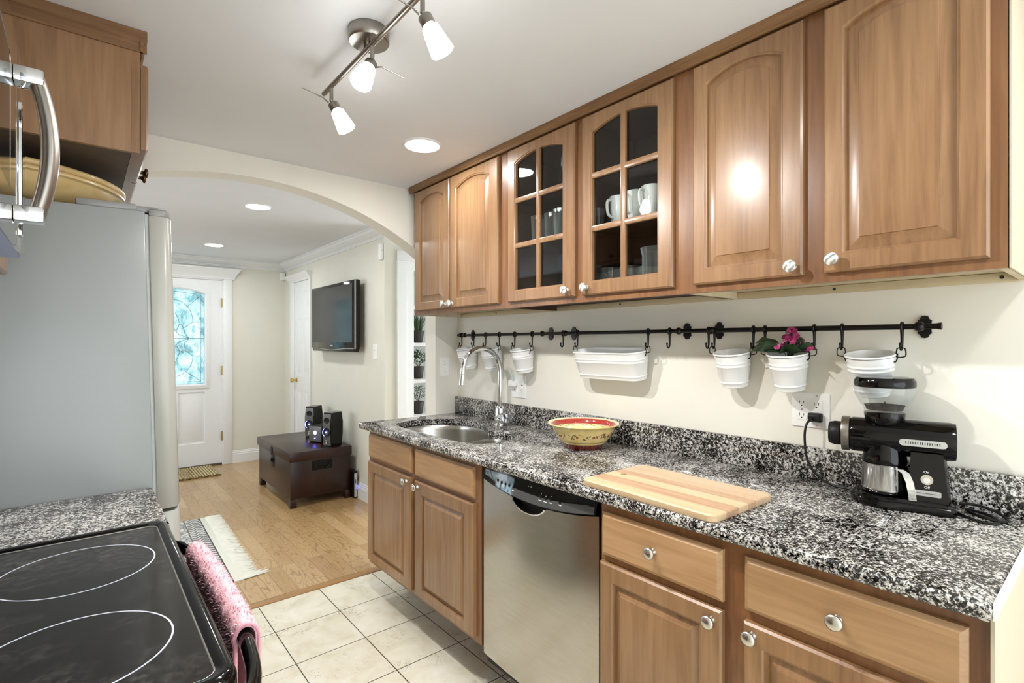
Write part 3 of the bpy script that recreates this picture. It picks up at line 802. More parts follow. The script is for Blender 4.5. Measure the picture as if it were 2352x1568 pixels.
m.rings(rs + bk, False, False, False, True)
for k in (0, -1): m.face([m._v(r[k]) for r in rs + bk])
m.build('door', M['steel_v'], dw, ang=40)
m = MB()
yy = [D0 + .008 + (D1 - D0 - .008) * k / 40 for k in range(41)]
m.rings([[(1.170 - dcurve(y), y, dlow(y) + .004) for y in yy], [(1.180 - dcurve(y) * .6, y, .872) for y in yy], [(1.202, y, .872) for y in yy], [(1.202, y, dlow(y) + .004) for y in yy]], False, False, False, True)
for k in (0, -1): m.face([m._v(p) for p in ((1.170 - dcurve(yy[k]), yy[k], dlow(yy[k]) + .004), (1.180 - dcurve(yy[k]) * .6, yy[k], .872), (1.202, yy[k], .872), (1.202, yy[k], dlow(yy[k]) + .004))])
cp_ = m.build('control_panel', M['black_gloss'], dw, ang=40)
def pt(y, z, c=0):
    f = (z - dlow(y) - .004) / (.872 - dlow(y) - .004)
    x0 = 1.170 - dcurve(y); x1 = 1.180 - dcurve(y) * .6
    return (x0 + (x1 - x0) * f - c, y, z)
def patch(mb, y0, y1, zf, n=14, c=.0008):
    r = []
    for k in range(n + 1):
        y = y0 + (y1 - y0) * k / n; a, b = zf(y); r.append((y, a, b))
    mb.rings([[pt(y, a, 0) for y, a, b in r], [pt(y, a, c) for y, a, b in r], [pt(y, b, c) for y, a, b in r], [pt(y, b, 0) for y, a, b in r]], False, False, False, True)
m = MB(); patch(m, 1.024, 1.498, lambda y: (dlow(y) + .007, min(.852, dlow(y) + .034)))
m.build('grey_fascia', plain('smoked_grey_fascia', '#4a4a49', .3, var=.03), cp_)
m = MB(); patch(m, 1.392, 1.572, lambda y: (dlow(y) + (.022 if y > 1.49 else .007), .866))
gf = NT('blue_green_fascia_film'); nn = gf.noise(scale=30, detail=4, dist=1.5)
gf.set(Base_Color=gf.ramp(nn.outputs[0], [(.35, S('#2c3a4a')), (.5, S('#6f95a0')), (.62, S('#8fa3bd'))]), Roughness=.12, Coat_Weight=.6)
m.build('reflective_film', gf.m, cp_)
m = MB()
for k in range(4): patch(m, 1.497, 1.574, lambda y: (dlow(y) + .0045 + k * .0037, dlow(y) + .0065 + k * .0037), 6, .0014)
m.build('vent', M['black_matt'], cp_)
for y, z in ((1.483, .841), (1.46, .838), (1.437, .837), (1.415, .836), (1.391, .836), (1.25, .834), (1.227, .834), (1.204, .836), (1.162, .836)):
    m = MB(); p = Vector(pt(y, z)); m.lathe([(.0052, 0), (.0052, .0018), (.003, .0024), (0, .0024)], p, (-1, 0, .1), 14, sx=1, sy=1); m.build('button', M['black_matt'], cp_)
for y, z, w in ((1.25, .823, .016), (1.227, .8235, .016), (1.204, .825, .014), (1.162, .828, .014), (1.391, .824, .012)):
    m = MB(); m.box(pt(y, z)[0] - .0012, pt(y, z)[0] + .001, y - w / 2, y + w / 2, z - .0011, z + .0011); m.build('marking', M['white_plastic'], cp_)
for y, z in ((1.25, .844), (1.227, .841), (1.204, .845), (1.316, .855), (1.303, .855)):
    m = MB(); m.box(pt(y, z)[0] - .0012, pt(y, z)[0] + .001, y - .0012, y + .0012, z - .0012, z + .0012); m.build('indicator', M['white_plastic'], cp_)
m = MB(); p = Vector(pt(1.552, .8555)); m.lathe([(.0, .0008), (.0085, .0008), (.0085, .002), (0, .002)], p, (-1, 0, .1), 24, sx=.8, sy=1.55)
bd = m.build('badge', metal('badge_silver', '#d8dde0', .3), cp_)
m = MB(); m.lathe([(.0, .0018), (.0068, .0018), (.0068, .0023), (0, .0023)], p, (-1, 0, .1), 24, sx=.8, sy=1.6); m.build('badge_field', plain('badge_blue_grey', '#5b7480', .3), bd)
m = MB()
pts = [(scy + scr * cos(radians(a)) * .98, dlow(scy) + .008 + scr * .48 * sin(radians(a))) for a in range(192, 349, 6)]
m.tube([(1.174 - dcurve(a), a, b) for a, b in pts], .0028, 8); m.build('handle_lip', M['chrome'], dw)
m = MB(); m.prism(pts, lambda a, b, c: (c, a, b), 1.193, 1.196); m.build('handle_recess', M['black_matt'], dw)
m = MB(); m.box(1.38, 1.39, D0, D1, .0, .119); m.build('toe_panel', M['black_matt'], dw)

# ------------------------------------------------------------------ counter with sink cut-out
ct = thing('worktop', 'speckled black and white granite worktop with a double sink opening', 'worktop', (1.46, 1.4, .884))
cut = [(1.262, 2.455), (1.30, 2.51), (1.42, 2.545), (1.535, 2.51), (1.615, 2.42), (1.64, 2.3), (1.62, 2.18), (1.57, 2.08), (1.53, 2.02), (1.53, 1.95), (1.545, 1.88), (1.535, 1.81), (1.485, 1.77), (1.41, 1.75), (1.33, 1.758), (1.275, 1.80), (1.252, 1.88), (1.246, 2.1), (1.245, 2.3), (1.248, 2.39)]
cut = smooth_loop(cut, 5)
CX0, CX1, CY0, CY1 = 1.142, 1.776, .1465, 2.657
def co(i): return [(CX0 + i, CY0 + i), (CX1, CY0 + i), (CX1, CY1), (CX0 + i, CY1)]
m = MB()
F0 = lambda z: (lambda a, b: (a, b, z))
m.poly(co(.007), [cut], F0(.914)); m.poly(co(.004), [cut], F0(.884))
m.rings([[(a, b, .914) for a, b in co(.007)], [(a, b, .911) for a, b in co(.002)], [(a, b, .905) for a, b in co(0)], [(a, b, .892) for a, b in co(0)], [(a, b, .884) for a, b in co(.004)]], False, False)
m.rings([[(a, b, .914) for a, b in cut], [(a, b, .884) for a, b in cut]], False, False)
m.build('slab', M['granite'], ct, ang=50)
m = MB(); m.box(1.757, 1.776, CY0, 2.659, .9142, 1.016, .002); m.build('backsplash', M['granite'], ct)
m = MB(); m.box(1.15, 1.776, .143, .146, .886, .916); m.build('caulk_line', M['white_plastic'], ct)

sk = thing('sink', 'stainless steel double bowl sink set under the granite', 'sink', (1.44, 2.1, .7))
def bowl(loop, depth, name):
    c = Vector((sum(p[0] for p in loop) / len(loop), sum(p[1] for p in loop) / len(loop)))
    R = lambda s, z: [(c.x + (a - c.x) * s, c.y + (b - c.y) * s, z) for a, b in loop]
    m = MB(); zt = .883
    m.rings([R(1.0, zt), R(.985, zt - .006), R(.965, zt - .03), R(.93, zt - depth + .03), R(.89, zt - depth + .008), R(.82, zt - depth), R(.2, zt - depth - .006), R(.02, zt - depth - .007)], False, True)
    b = m.build(name, M['steel_sink'], sk, ang=60)
    m = MB(); m.lathe([(.0, .002), (.042, .002), (.044, 0), (.044, -.003)], (c.x, c.y, zt - depth - .004), (0, 0, 1), 24); m.build('drain', M['chrome'], b)
big = smooth_loop([(1.255, 2.40), (1.29, 2.515), (1.42, 2.555), (1.545, 2.515), (1.63, 2.42), (1.65, 2.3), (1.63, 2.17), (1.575, 2.06), (1.50, 1.985), (1.40, 1.965), (1.30, 1.975), (1.25, 2.06), (1.24, 2.22)], 5)
sml = smooth_loop([(1.25, 1.87), (1.262, 1.80), (1.33, 1.748), (1.41, 1.74), (1.49, 1.76), (1.545, 1.81), (1.555, 1.88), (1.53, 1.935), (1.46, 1.955), (1.36, 1.955), (1.28, 1.94)], 5)
bowl(big, .20, 'large_bowl'); bowl(sml, .15, 'small_bowl')
m = MB(); ol = smooth_loop([(1.24, 2.46), (1.29, 2.53), (1.42, 2.565), (1.55, 2.53), (1.64, 2.43), (1.662, 2.3), (1.645, 2.16), (1.60, 2.05), (1.565, 1.98), (1.572, 1.88), (1.56, 1.79), (1.50, 1.745), (1.41, 1.725), (1.32, 1.735), (1.25, 1.78), (1.236, 1.88), (1.23, 2.1), (1.23, 2.3)], 5)
m.prism(ol, lambda a, b, c: (a, b, c), .8815, .8835, [big, sml]); m.build('rim', M['steel_sink'], sk)

# faucet
fc = thing('faucet', 'chrome gooseneck faucet behind the sink', 'faucet', (1.675, 2.11, .914))
fx, fy = 1.675, 2.11
m = MB(); m.lathe([(.030, 0), (.030, .006), (.025, .012), (.0245, .085), (.021, .095), (.014, .102), (0, .102)], (fx, fy, .9142), (0, 0, 1), 28); m.build('base', M['chrome'], fc, ang=40)
m = MB(); m.lathe([(.0, 0), (.023, 0), (.024, .004), (.024, .055), (.0215, .06), (.0, .061)], (fx, fy - .01, .957), (-.25, -1, 0), 28); hd = m.build('handle', M['chrome'], fc, ang=40)
m = MB(); m.tube([(fx - .012, fy - .05, .95), (fx - .05, fy - .045, .944), (fx - .085, fy - .04, .936)], [.0065, .006, .0055], 12); m.build('lever', M['chrome'], hd)
m = MB(); R_ = .117
pts = [(fx, fy, 1.0), (fx, fy, 1.1), (fx, fy, 1.19)] + [(fx - R_ + R_ * cos(radians(a)), fy, 1.198 + R_ * sin(radians(a))) for a in range(0, 181, 8)] + [(fx - 2 * R_ - .001, fy, 1.19)]
m.tube(pts, .0132, 20); m.build('spout', M['chrome'], fc, ang=60)
m = MB(); m.cyl((fx - 2 * R_ - .001, fy, 1.187), (fx - 2 * R_ - .006, fy, 1.134), .0145, .0165, 24, .0015); m.build('spray_head', M['chrome'], fc)

# ------------------------------------------------------------------ rail, hooks, hanging pots
RX, RZ = 1.717, 1.387
rail = thing('hanging_rail', 'long black iron rail mounted on the wall over the counter', 'rail', (RX, 1.45, RZ))
for a, b in ((1.80, 2.54), (1.02, 1.80), (.325, 1.02)):
    m = MB(); m.cyl((RX, a, RZ), (RX, b, RZ), .0078 if b < 1.05 else .0074, seg=16); m.build('bar', M['black_iron'], rail)
sil = [(0, .031), (.007, .029), (.0105, .021), (.0155, .018), (.0145, .010), (.0145, -.010), (.0155, -.018), (.0105, -.021), (.007, -.029), (0, -.031), (-.007, -.029), (-.0105, -.021), (-.0155, -.018), (-.0145, -.010), (-.0145, .010), (-.0155, .018), (-.0105, .021), (-.007, .029)]
for y in (2.49, 1.83, 1.675, 1.085, .956, .363):
    m = MB(); m.prism([(y + a, RZ + b) for a, b in sil], lambda a, b, c: (c, a, b), 1.770, 1.7765)
    m.cyl((1.772, y, RZ), (RX, y, RZ), .006, seg=12); m.sphere((RX - .002, y, RZ), .0135, 16)
    m.build('bracket', M['black_iron'], rail)
m = MB(); m.lathe([(.0078, 0), (.011, .006), (.008, .012), (.011, .02), (.0125, .028), (.009, .036), (.004, .04), (.008, .046), (.004, .053), (0, .054)], (RX, 2.515, RZ), (0, 1, 0), 16); m.build('finial', M['black_iron'], rail)
m = MB(); m.lathe([(0, 0), (.0095, 0), (.0095, .004), (.0078, .012)], (RX, .316, RZ), (0, 1, 0), 16); m.build('end_cap', M['black_iron'], rail)

HL = {2.523: 'hook at the finial end of the rail holding the first white pot', 2.403: 'hook on the faucet side of the first white pot', 2.29: 'hook holding the second white pot on its far side', 2.168: 'hook holding the second white pot behind the faucet arc', 2.04: 'hook above the far rim of the third white pot', 1.905: 'hook above the near rim of the third white pot', 1.69: 'empty hook beside the bracket before the oblong planter', 1.60: 'hook above the far end of the oblong planter', 1.222: 'hook above the near end of the oblong planter', 1.125: 'empty hook between the oblong planter and a bracket', .966: 'empty hook overlapping the bracket next to the single white pot', .944: 'hook above the far rim of the single white pot', .806: 'hook above the near rim of the single white pot', .768: 'hook above the far rim of the flower pot', .620: 'hook above the near rim of the flower pot', .545: 'hook above the far rim of the pot behind the grinder', .401: 'hook above the near rim of the pot behind the grinder'}
hook0 = None
for y, lab in HL.items():
    if hook0 is None:
        m = MB()
        m.tube([(RX + .0115 * cos(radians(a)), y, RZ + .0115 * sin(radians(a))) for a in range(0, 360, 24)], .0032, 8, True)
        hp_ = smooth_path([(RX, y, RZ - .0115), (RX, y, RZ - .018), (RX, y, RZ - .05), (RX - .001, y, RZ - .056), (RX - .0055, y, RZ - .0625), (RX - .011, y, RZ - .0625), (RX - .0155, y, RZ - .057), (RX - .017, y, RZ - .049)], 4)
        rr = [.0052 - .0025 * min(1, k / 10) for k in range(len(hp_))]
        m.tube(hp_, rr, 10); m.sphere((RX - .017, y, RZ - .047), .004, 10)
        hook0 = solo(m, 'hook', M['black_iron'], lab, 'hook', (RX, y, RZ), 'black hooks on the hanging rail')
    else:
        o = hook0.copy(); COL.objects.link(o); o.location = (RX, y, RZ); o['label'] = lab
# round pots
PX, PZ = 1.706, 1.313
def clip(mb, y, s, z=PZ):
    """wire clip from a hook bottom to the pot rim; s = +1 for the far side, -1 near"""
    xh = RX - .0085
    a = [(xh, y + s * .006, z + .016), (xh, y - s * .008, z + .016), (xh, y - s * .011, z + .010), (xh, y - s * .011, z - .008), (xh, y + s * .008, z - .006), (xh, y + s * .009, z + .010)]
    mb.tube(smooth_path([(p[0], p[1], p[2]) for p in a] + [a[0]], 3), .0017, 6)
    mb.tube(smooth_path([(xh, y - s * .009, z + .002), (xh, y - s * .010, z - .014), (xh, y - s * .014, z - .022), (xh, y - s * .021, z - .020), (xh, y - s * .024, z - .012)], 3), .0017, 6)
def pot_profile():
    return [(.040, 0), (.0425, .002), (.0425, .004), (.0445, .014), (.0468, .0165), (.0468, .0185), (.0448, .0215), (.046, .026), (.0535, .071), (.0560, .0738), (.0560, .0758), (.0537, .0788), (.0542, .083), (.0566, .0858), (.0566, .0878), (.0547, .0908), (.0582, .112), (.0615, .1145), (.0618, .1175), (.0605, .1195), (.0580, .1185), (.0572, .114), (.0525, .08), (.0415, .008), (0, .007)]
def tilt(y): return Matrix.Translation((PX, y, PZ)) @ Matrix.Rotation(radians(-11), 4, 'Y') @ Matrix.Translation((-PX, -y, -PZ))
def white_pot(y, lab):
    t = thing('hanging_pot', lab, 'pot', (PX, y, PZ - .1195), 'white enamel pots on the hanging rail')
    XT = tilt(y); m = MB(XT); m.lathe(pot_profile(), (PX, y, PZ - .1195), (0, 0, 1), 40); m.build('pot', M['enamel'], t)
    m = MB(XT); m.lathe([(.0588, .1125), (.0612, .1132), (.0612, .1142), (.0588, .1142)], (PX, y, PZ - .1195), (0, 0, 1), 40, loop=True); m.build('rim_line', M['black_iron'], t)  # thin dark ring just under the rim
    for s in (1, -1):
        m = MB(); clip(m, y + s * .073, s); m.build('wire_clip', M['black_iron'], t)
    return t
wp = white_pot(2.463, 'white pot at the finial end of the rail')
YP = {2.229: 'white pot half hidden behind the faucet arc', 1.973: 'white pot above the plug-in night light', .875: 'white pot hanging alone between the bracket and the flower pot', .694: 'white pot holding magenta flowers', .473: 'white pot behind the coffee grinder'}
for y, lab in YP.items(): dup(wp, (PX, y, PZ - .1195), lab)
# oblong planter
ob = thing('oblong_planter', 'oblong white enamel planter hanging on the rail', 'planter', (PX, 1.412, PZ - .1195))
def stadium(r, L, z, n=12): return [(PX + r * cos(radians(a)), 1.412 + L + r * sin(radians(a)), z) for a in [180 * k / n for k in range(n + 1)]] + [(PX - r * cos(radians(a)), 1.412 - L - r * sin(radians(a)), z) for a in [180 * k / n for k in range(n + 1)]]
m = MB(tilt(1.412)); m.rings([stadium(max(r, .001), .125, PZ - .1195 + z) for r, z in pot_profile()]); m.build('pot', M['enamel'], ob)
for s in (1, -1):
    m = MB(); clip(m, 1.411 + s * .195, s); m.build('wire_clip', M['black_iron'], ob)
# flowers
fl = thing('flowers', 'magenta blossoms and dark leaves standing in a white pot', 'flower', (PX, .694, PZ - .02))
M['petal'] = plain('magenta_petal', '#8e2458', .5, var=.45, scale=90)
M['petal_pink'] = plain('pink_petal', '#b8568a', .5, var=.35, scale=90)
M['leaf'] = plain('dark_leaf', '#243820', .4, var=.35, scale=60)
R = random.Random(5)
m = MB()
for k in range(15):
    a = R.uniform(0, 2 * pi); L = R.uniform(.055, .085); e = R.uniform(-.05, .5)
    if k < 6: a = [pi / 2 + .2, -pi / 2 - .1, pi * .75, pi, -pi * .75, pi / 2 - .5][k]; L = [.095, .085, .075, .06, .075, .07][k]; e = [.05, .12, .1, .0, .1, .35][k]
    d = Vector((cos(a) * .75, sin(a), 0)); p = Vector((PX - .01, .694, PZ + .002)) + d * .01
    m.blade([p, p + d * L * .35 + Vector((0, 0, L * e * .6 + .008)), p + d * L * .75 + Vector((0, 0, L * e + .006)), p + d * L + Vector((0, 0, L * e - .004))], [.004, .016, .013, .0006], .0008, R.choice((-1, 1)) * R.uniform(.3, 1.2) if k >= 6 else (.9, -.9, .9, 1.0, -.9, 1.0)[k])
m.build('leaves', M['leaf'], fl)
def blossom(c, nrm, s, mat):
    mm = MB(); nrm = Vector(nrm).normalized(); u = nrm.orthogonal().normalized(); w = nrm.cross(u); c = Vector(c)
    for k in range(5):
        a = 2 * pi * k / 5 + c.y * 90; d = u * cos(a) + w * sin(a); sd = nrm.cross(d)
        rs = []
        for t, wd, up in ((.05, .12, 0), (.35, .42, .16), (.7, .52, .28), (1.0, .3, .22)):
            q = c + d * s * t + nrm * s * up
            rs.append([q - sd * s * wd + nrm * s * .1, q - nrm * .0005, q + sd * s * wd + nrm * s * .1, q + nrm * .0005])
        mm.rings(rs)
    return mm
spots = []
for k in range(42):
    f = R.random(); yy = .694 - .010 + R.gauss(0, .026); xx = PX - .016 + R.gauss(0, .015)
    h = .056 * math.exp(-((yy - .676) / .026) ** 2) + .014
    spots.append((xx, yy, PZ + h * R.uniform(.45, 1.0), R.random()))
for x, y, z, f in spots:
    b = blossom((x, y, z), (-.7 + R.uniform(-.4, .4), R.uniform(-.6, .6), .45), R.uniform(.0085, .0115), None)
    b.build('blossom', M['petal_pink'] if f < .3 else M['petal'], fl, ang=60)
m = MB()
for x, y, z, f in spots[::2]: m.tube([(PX - .005, .69, PZ - .02), ((x + PX) / 2, (y + .69) / 2, PZ + .005), (x, y, z)], .0012, 5)
m.build('stems', M['leaf'], fl)

# ------------------------------------------------------------------ outlets, switches
def wx(y, z, c): return (1.777 - c, y, z)
def plate_on(mb, F, a0, a1, b0, b1, t=.005):
    r = lambda i, c: [F(a, b, c) for a, b in rrect(a0 + i, a1 - i, b0 + i, b1 - i, .004, 3)]
    mb.rings([r(0, .0003), r(0, t - .002), r(.002, t)], True, True)
def duplex(F, a, b, parent):
    for s in (-1, 1):
        m = MB(); m.prism(rrect(a - .0165, a + .0165, b + s * .0195 - .0135, b + s * .0195 + .0135, .009, 4), F, .004, .0068); r = m.build('receptacle', M['white_plastic'], parent)
        m = MB()
        for q, w in ((-.0063, .0035), (.0063, .0045)): m.prism([(a + q - .0009, b + s * .0195 + .004 - w), (a + q + .0009, b + s * .0195 + .004 - w), (a + q + .0009, b + s * .0195 + .004 + w), (a + q - .0009, b + s * .0195 + .004 + w)], F, .0066, .0071)
        m.prism([(a + .0024 * cos(t_), b + s * .0195 - .0065 + .0024 * sin(t_)) for t_ in [k * pi / 6 for k in range(12)]], F, .0066, .0071)
        m.build('slot', M['slot'], r)
def screw(F, a, b, parent, t=.005):
    m = MB(); m.prism([(a + .003 * cos(k * pi / 6), b + .003 * sin(k * pi / 6)) for k in range(12)], F, t - .001, t + .0006); m.build('screw', M['nickel'], parent)
def toggle(F, a, b, parent):
    m = MB(); m.prism([(a - .005, b - .012), (a + .005, b - .012), (a + .005, b + .012), (a - .005, b + .012)], F, .004, .0056)
    m.rings([[F(a + s * .0035, b + .002 + q, .005) for s, q in ((-1, -.005), (1, -.005), (1, .005), (-1, .005))], [F(a + s * .003, b - .008 + q, .016) for s, q in ((-1, -.003), (1, -.003), (1, .003), (-1, .003))]])
    m.build('toggle', M['white_plastic'], parent)
    m = MB(); m.prism([(a - .0052, b + .008), (a + .0052, b + .008), (a + .0052, b + .012), (a - .0052, b + .012)], F, .0054, .006); m.build('toggle_slot', M['slot'], parent)
    screw(F, a, b + .03, parent); screw(F, a, b - .03, parent)
ot = thing('wall_outlet', 'white double outlet plate with the grinder plugged in', 'outlet', (1.777, .653, 1.13), 'wall plates over the counter')
m = MB(); plate_on(m, wx, .597, .709, 1.075, 1.185); m.build('plate', M['white_plastic'], ot)
duplex(wx, .677, 1.1305, ot); screw(wx, .677, 1.1305, ot)
m = MB(); m.prism(rrect(.616, .650, 1.097, 1.163, .003, 3), wx, .004, .0075); ins = m.build('square_insert', M['white_plastic'], ot)
for s in (-1, 1):
    m = MB()
    for q in (-.0063, .0063): m.prism([(.633 + q - .0009, 1.130 + s * .02 - .003), (.633 + q + .0009, 1.130 + s * .02 - .003), (.633 + q + .0009, 1.130 + s * .02 + .005), (.633 + q - .0009, 1.130 + s * .02 + .005)], wx, .0073, .0078)
    m.prism([(.633 + .0024 * cos(k * pi / 6), 1.121 + s * .02 + .0024 * sin(k * pi / 6)) for k in range(12)], wx, .0073, .0078)
    m.build('slot', M['slot'], ins)
m = MB(); m.prism(rrect(.627, .639, 1.132, 1.136, .001, 2), wx, .0074, .0085); m.prism(rrect(.627, .639, 1.125, 1.129, .001, 2), wx, .0074, .0085); m.build('test_button', M['white_plastic'], ins)
screw(wx, .633, 1.176, ot); screw(wx, .633, 1.084, ot)
o2 = thing('wall_outlet', 'white outlet and switch plate by the faucet', 'outlet', (1.777, 2.073, 1.11), 'wall plates over the counter')
m = MB(); plate_on(m, wx, 2.017, 2.129, 1.052, 1.168); m.build('plate', M['white_plastic'], o2)
duplex(wx, 2.10, 1.11, o2); toggle(wx, 2.046, 1.11, o2)
nl = thing('night_light', 'clear plug-in night light above the faucet outlet', 'night light', (1.76, 2.10, 1.135))
m = MB(); m.box(1.735, 1.7695, 2.082, 2.118, 1.113, 1.148, .004); m.build('body', M['white_plastic'], nl)
m = MB(); m.prism(rrect(2.076, 2.124, 1.146, 1.212, .012, 5), lambda a, b, c: (c, a, b), 1.728, 1.731); m.prism(rrect(2.066, 2.086, 1.14, 1.20, .006, 4), lambda a, b, c: (c, a, b), 1.735, 1.737); m.build('diffuser', M['clear'], nl)
m = MB(); m.lathe([(.006, 0), (.007, .01), (.006, .03), (.002, .04), (0, .041)], (1.75, 2.10, 1.147), (0, 0, 1), 14); m.build('bulb', M['enamel'], nl)
def wy(a, b, c): return (a, 2.66 - c, b)
sw = thing('light_switch', 'white toggle switch on the short wall before the arch', 'switch', (1.682, 2.66, 1.199), 'white toggle switches')
m = MB(); plate_on(m, wy, 1.648, 1.718, 1.142, 1.256); m.build('plate', M['white_plastic'], sw); toggle(wy, 1.683, 1.199, sw)
def wh(a, b, c): return (1.85 - c, a, b)
s2_ = thing('light_switch', 'white toggle switch beside the television', 'switch', (1.85, 3.976, 1.269), 'white toggle switches')
m = MB(); plate_on(m, wh, 3.938, 4.016, 1.207, 1.331); m.build('plate', M['white_plastic'], s2_); toggle(wh, 3.977, 1.269, s2_)

# ------------------------------------------------------------------ painted bowl, cutting board
BX, BY, BZ = 1.585, 1.445, .9142
def bowl_mat(inside):
    t = NT('painted_bowl_inside' if inside else 'painted_bowl_outside')
    sp = t.add('ShaderNodeSeparateXYZ'); t.link(t.co, sp.inputs[0])
    z = sp.outputs[2]
    ang = t.math('ARCTAN2', sp.outputs[1], sp.outputs[0])
    yel = t.ramp(t.noise(scale=40, detail=3).outputs[0], [(.3, S('#d9bf74')), (.7, S('#e6d08e'))])
    if inside: yel = t.ramp(t.noise(scale=40, detail=3).outputs[0], [(.3, S('#e8d9a6')), (.7, S('#f0e4ba'))])
    dark = S('#641a12'); red = S('#b04038')
    def band(lo, hi): return t.math('MULTIPLY', t.math('GREATER_THAN', z, lo), t.math('LESS_THAN', z, hi))
    c = yel
    # garland: flower dots along a wavy line
    zc = t.math('ADD', t.math('MULTIPLY', t.math('SINE', t.math('MULTIPLY', ang, 14.0)), .0045), .060 if not inside else .045)
    cb = t.add('ShaderNodeCombineXYZ'); t.link(t.math('MULTIPLY', ang, 5.4), cb.inputs[0]); t.link(t.math('MULTIPLY', t.math('SUBTRACT', z, zc), 50), cb.inputs[1])
    vo = t.add('ShaderNodeTexVoronoi', i_Scale=1.9); t.link(cb.outputs[0], vo.inputs['Vector'])
    se = t.add('ShaderNodeSeparateColor'); t.link(vo.outputs['Color'], se.inputs[0])
    fc_ = t.ramp(se.outputs[0], [(0, S('#7a2a1e')), (.4, S('#5d6f2e')), (.62, S('#2e4a4a')), (.8, S('#93352a'))], 'CONSTANT')
    dots = t.math('MULTIPLY', t.math('LESS_THAN', vo.outputs['Distance'], .46), t.math('LESS_THAN', t.math('ABSOLUTE', t.math('SUBTRACT', z, zc)), .009 if not inside else .006))
    c = t.mix(t.math('MULTIPLY', dots, .9), c, fc_)
    if inside:
        zs = t.math('ADD', t.math('MULTIPLY', t.math('ABSOLUTE', t.math('SINE', t.math('MULTIPLY', ang, 9.0))), .006), .071)
        c = t.mix(t.math('LESS_THAN', t.math('ABSOLUTE', t.math('SUBTRACT', z, zs)), .0008), c, dark)
        c = t.mix(band(.079, .0985), c, red)
    else:
        c = t.mix(band(.0315, .0335), c, dark); c = t.mix(band(-.1, .0235), c, dark)
    t.set(Base_Color=c, Roughness=.12, Coat_Weight=.5, Coat_Roughness=.04)
    return t.m
pb = thing('bowl', 'yellow painted ceramic bowl with a red inner rim on the counter', 'bowl', (BX, BY, BZ))
m = MB(); m.lathe([(0, .001), (.074, 0), (.077, .002), (.083, .014), (.092, .026), (.106, .042), (.119, .062), (.127, .080), (.130, .089), (.137, .092), (.1445, .0955), (.147, .0995), (.145, .1025)], (BX, BY, BZ), (0, 0, 1), 56, cap=False); m.build('outside', bowl_mat(False), pb, ang=60)
m = MB(); m.lathe([(.145, .1025), (.138, .1015), (.131, .098), (.124, .090), (.122, .080), (.113, .060), (.098, .040), (.07, .022), (.03, .016), (0, .016)], (BX, BY, BZ), (0, 0, 1), 56, cap=False); m.build('inside', bowl_mat(True), pb, ang=60)

cbm = NT('striped_maple_board')
sx = cbm.add('ShaderNodeSeparateXYZ'); cbm.link(cbm.co, sx.inputs[0])
st = cbm.ramp(cbm.math('MULTIPLY', cbm.math('ADD', sx.outputs[0], .15), 3.333), [(0, S('#d2b690')), (.17, S('#b48c6c')), (.36, S('#d6bc96')), (.52, S('#ba9474')), (.66, S('#cfb090')), (.84, S('#d4b898'))], 'CONSTANT')
gr = cbm.noise(cbm.mapping((1, .05, 1)), 90, 4, .6)
cbm.set(Base_Color=cbm.mix(.3, st, cbm.ramp(gr.outputs[0], [(.3, S('#a07c58')), (.7, S('#e0c8a8'))])), Roughness=.5)
bd_ = thing('cutting_board', 'striped maple cutting board lying at the counter edge', 'cutting board', (1.302, .846, .9142))
XB = Matrix.Translation((1.302, .846, .9142)) @ Matrix.Rotation(radians(-1.5), 4, 'Z')
m = MB(XB); ho = [(-.006 + .0095 * cos(k_ * pi / 10), .170 + .0095 * sin(k_ * pi / 10)) for k_ in range(20)]
bo = lambda i: rrect(-.148 + i, .148 - i, -.218 + i, .218 - i, .02 - i * .5, 5)
m.poly(bo(.003), [ho], lambda a, b: (a, b, .019)); m.poly(bo(.002), [ho], lambda a, b: (a, b, 0))
m.rings([[(a, b, z) for a, b in bo(i)] for i, z in ((.003, .019), (.0, .016), (0, .003), (.002, 0))], False, False); m.rings([[(a, b, 0) for a, b in ho], [(a, b, .019) for a, b in ho]], False, False)
m.build('board', cbm.m, bd_)

# ------------------------------------------------------------------ coffee grinder
gr_ = thing('coffee_grinder', 'black coffee grinder with clear hopper and steel cup on the counter', 'coffee grinder', (1.66, .4265, .9142))
e = Vector((.22, -.9755, 0)).normalized()            # along the motor
lat = Vector((-e.y * -1, 0, 0)); lat = Vector((e.y, -e.x, 0))   # towards the room
XG = Matrix(((e.x, lat.x, 0, 1.66), (e.y, lat.y, 0, .4265), (0, 0, 1, .9142), (0, 0, 0, 1)))
def G(): return MB(XG)
m = G()
fo = [(.075 * cos(radians(a)) - .0, .075 * sin(radians(a))) for a in range(70, 291, 10)] + [(.06, -.062), (.135, -.062), (.143, -.054), (.143, .054), (.135, .062), (.06, .062)]
m.rings([[(a * s, b * s, z) for a, b in fo] for s, z in ((.97, .0), (1.02, .005), (1.02, .014), (.98, .02), (.955, .021), (.95, .026), (.9, .03))], True, True)
m.build('base', M['black_gloss'], gr_)
m = G(); m.rings([[(a0, -d, z), (a1, -d, z), (a1 + .006, -d + .012, z), (a1 + .006, d - .012, z), (a1, d, z), (a0, d, z)] for a0, a1, d, z in ((.050, .130, .052, .028), (.054, .124, .046, .10), (.056, .120, .043, .15))]); m.build('column', M['black_gloss'], gr_)
m = G()
m.lathe([(.0, -.0795), (.042, -.079), (.0465, -.07), (.0465, .0), (.048, .04), (.0485, .135), (.046, .146), (.0, .150)], (0, 0, .178), (1, 0, 0), 40); m.build('motor_housing', M['black_gloss'], gr_, ang=40)
m = G(); m.lathe([(.036, .21), (.044, .222), (.046, .236), (.046, .243), (0, .243)], (0, 0, 0), (0, 0, 1), 36); m.build('hopper_collar', M['black_gloss'], gr_)
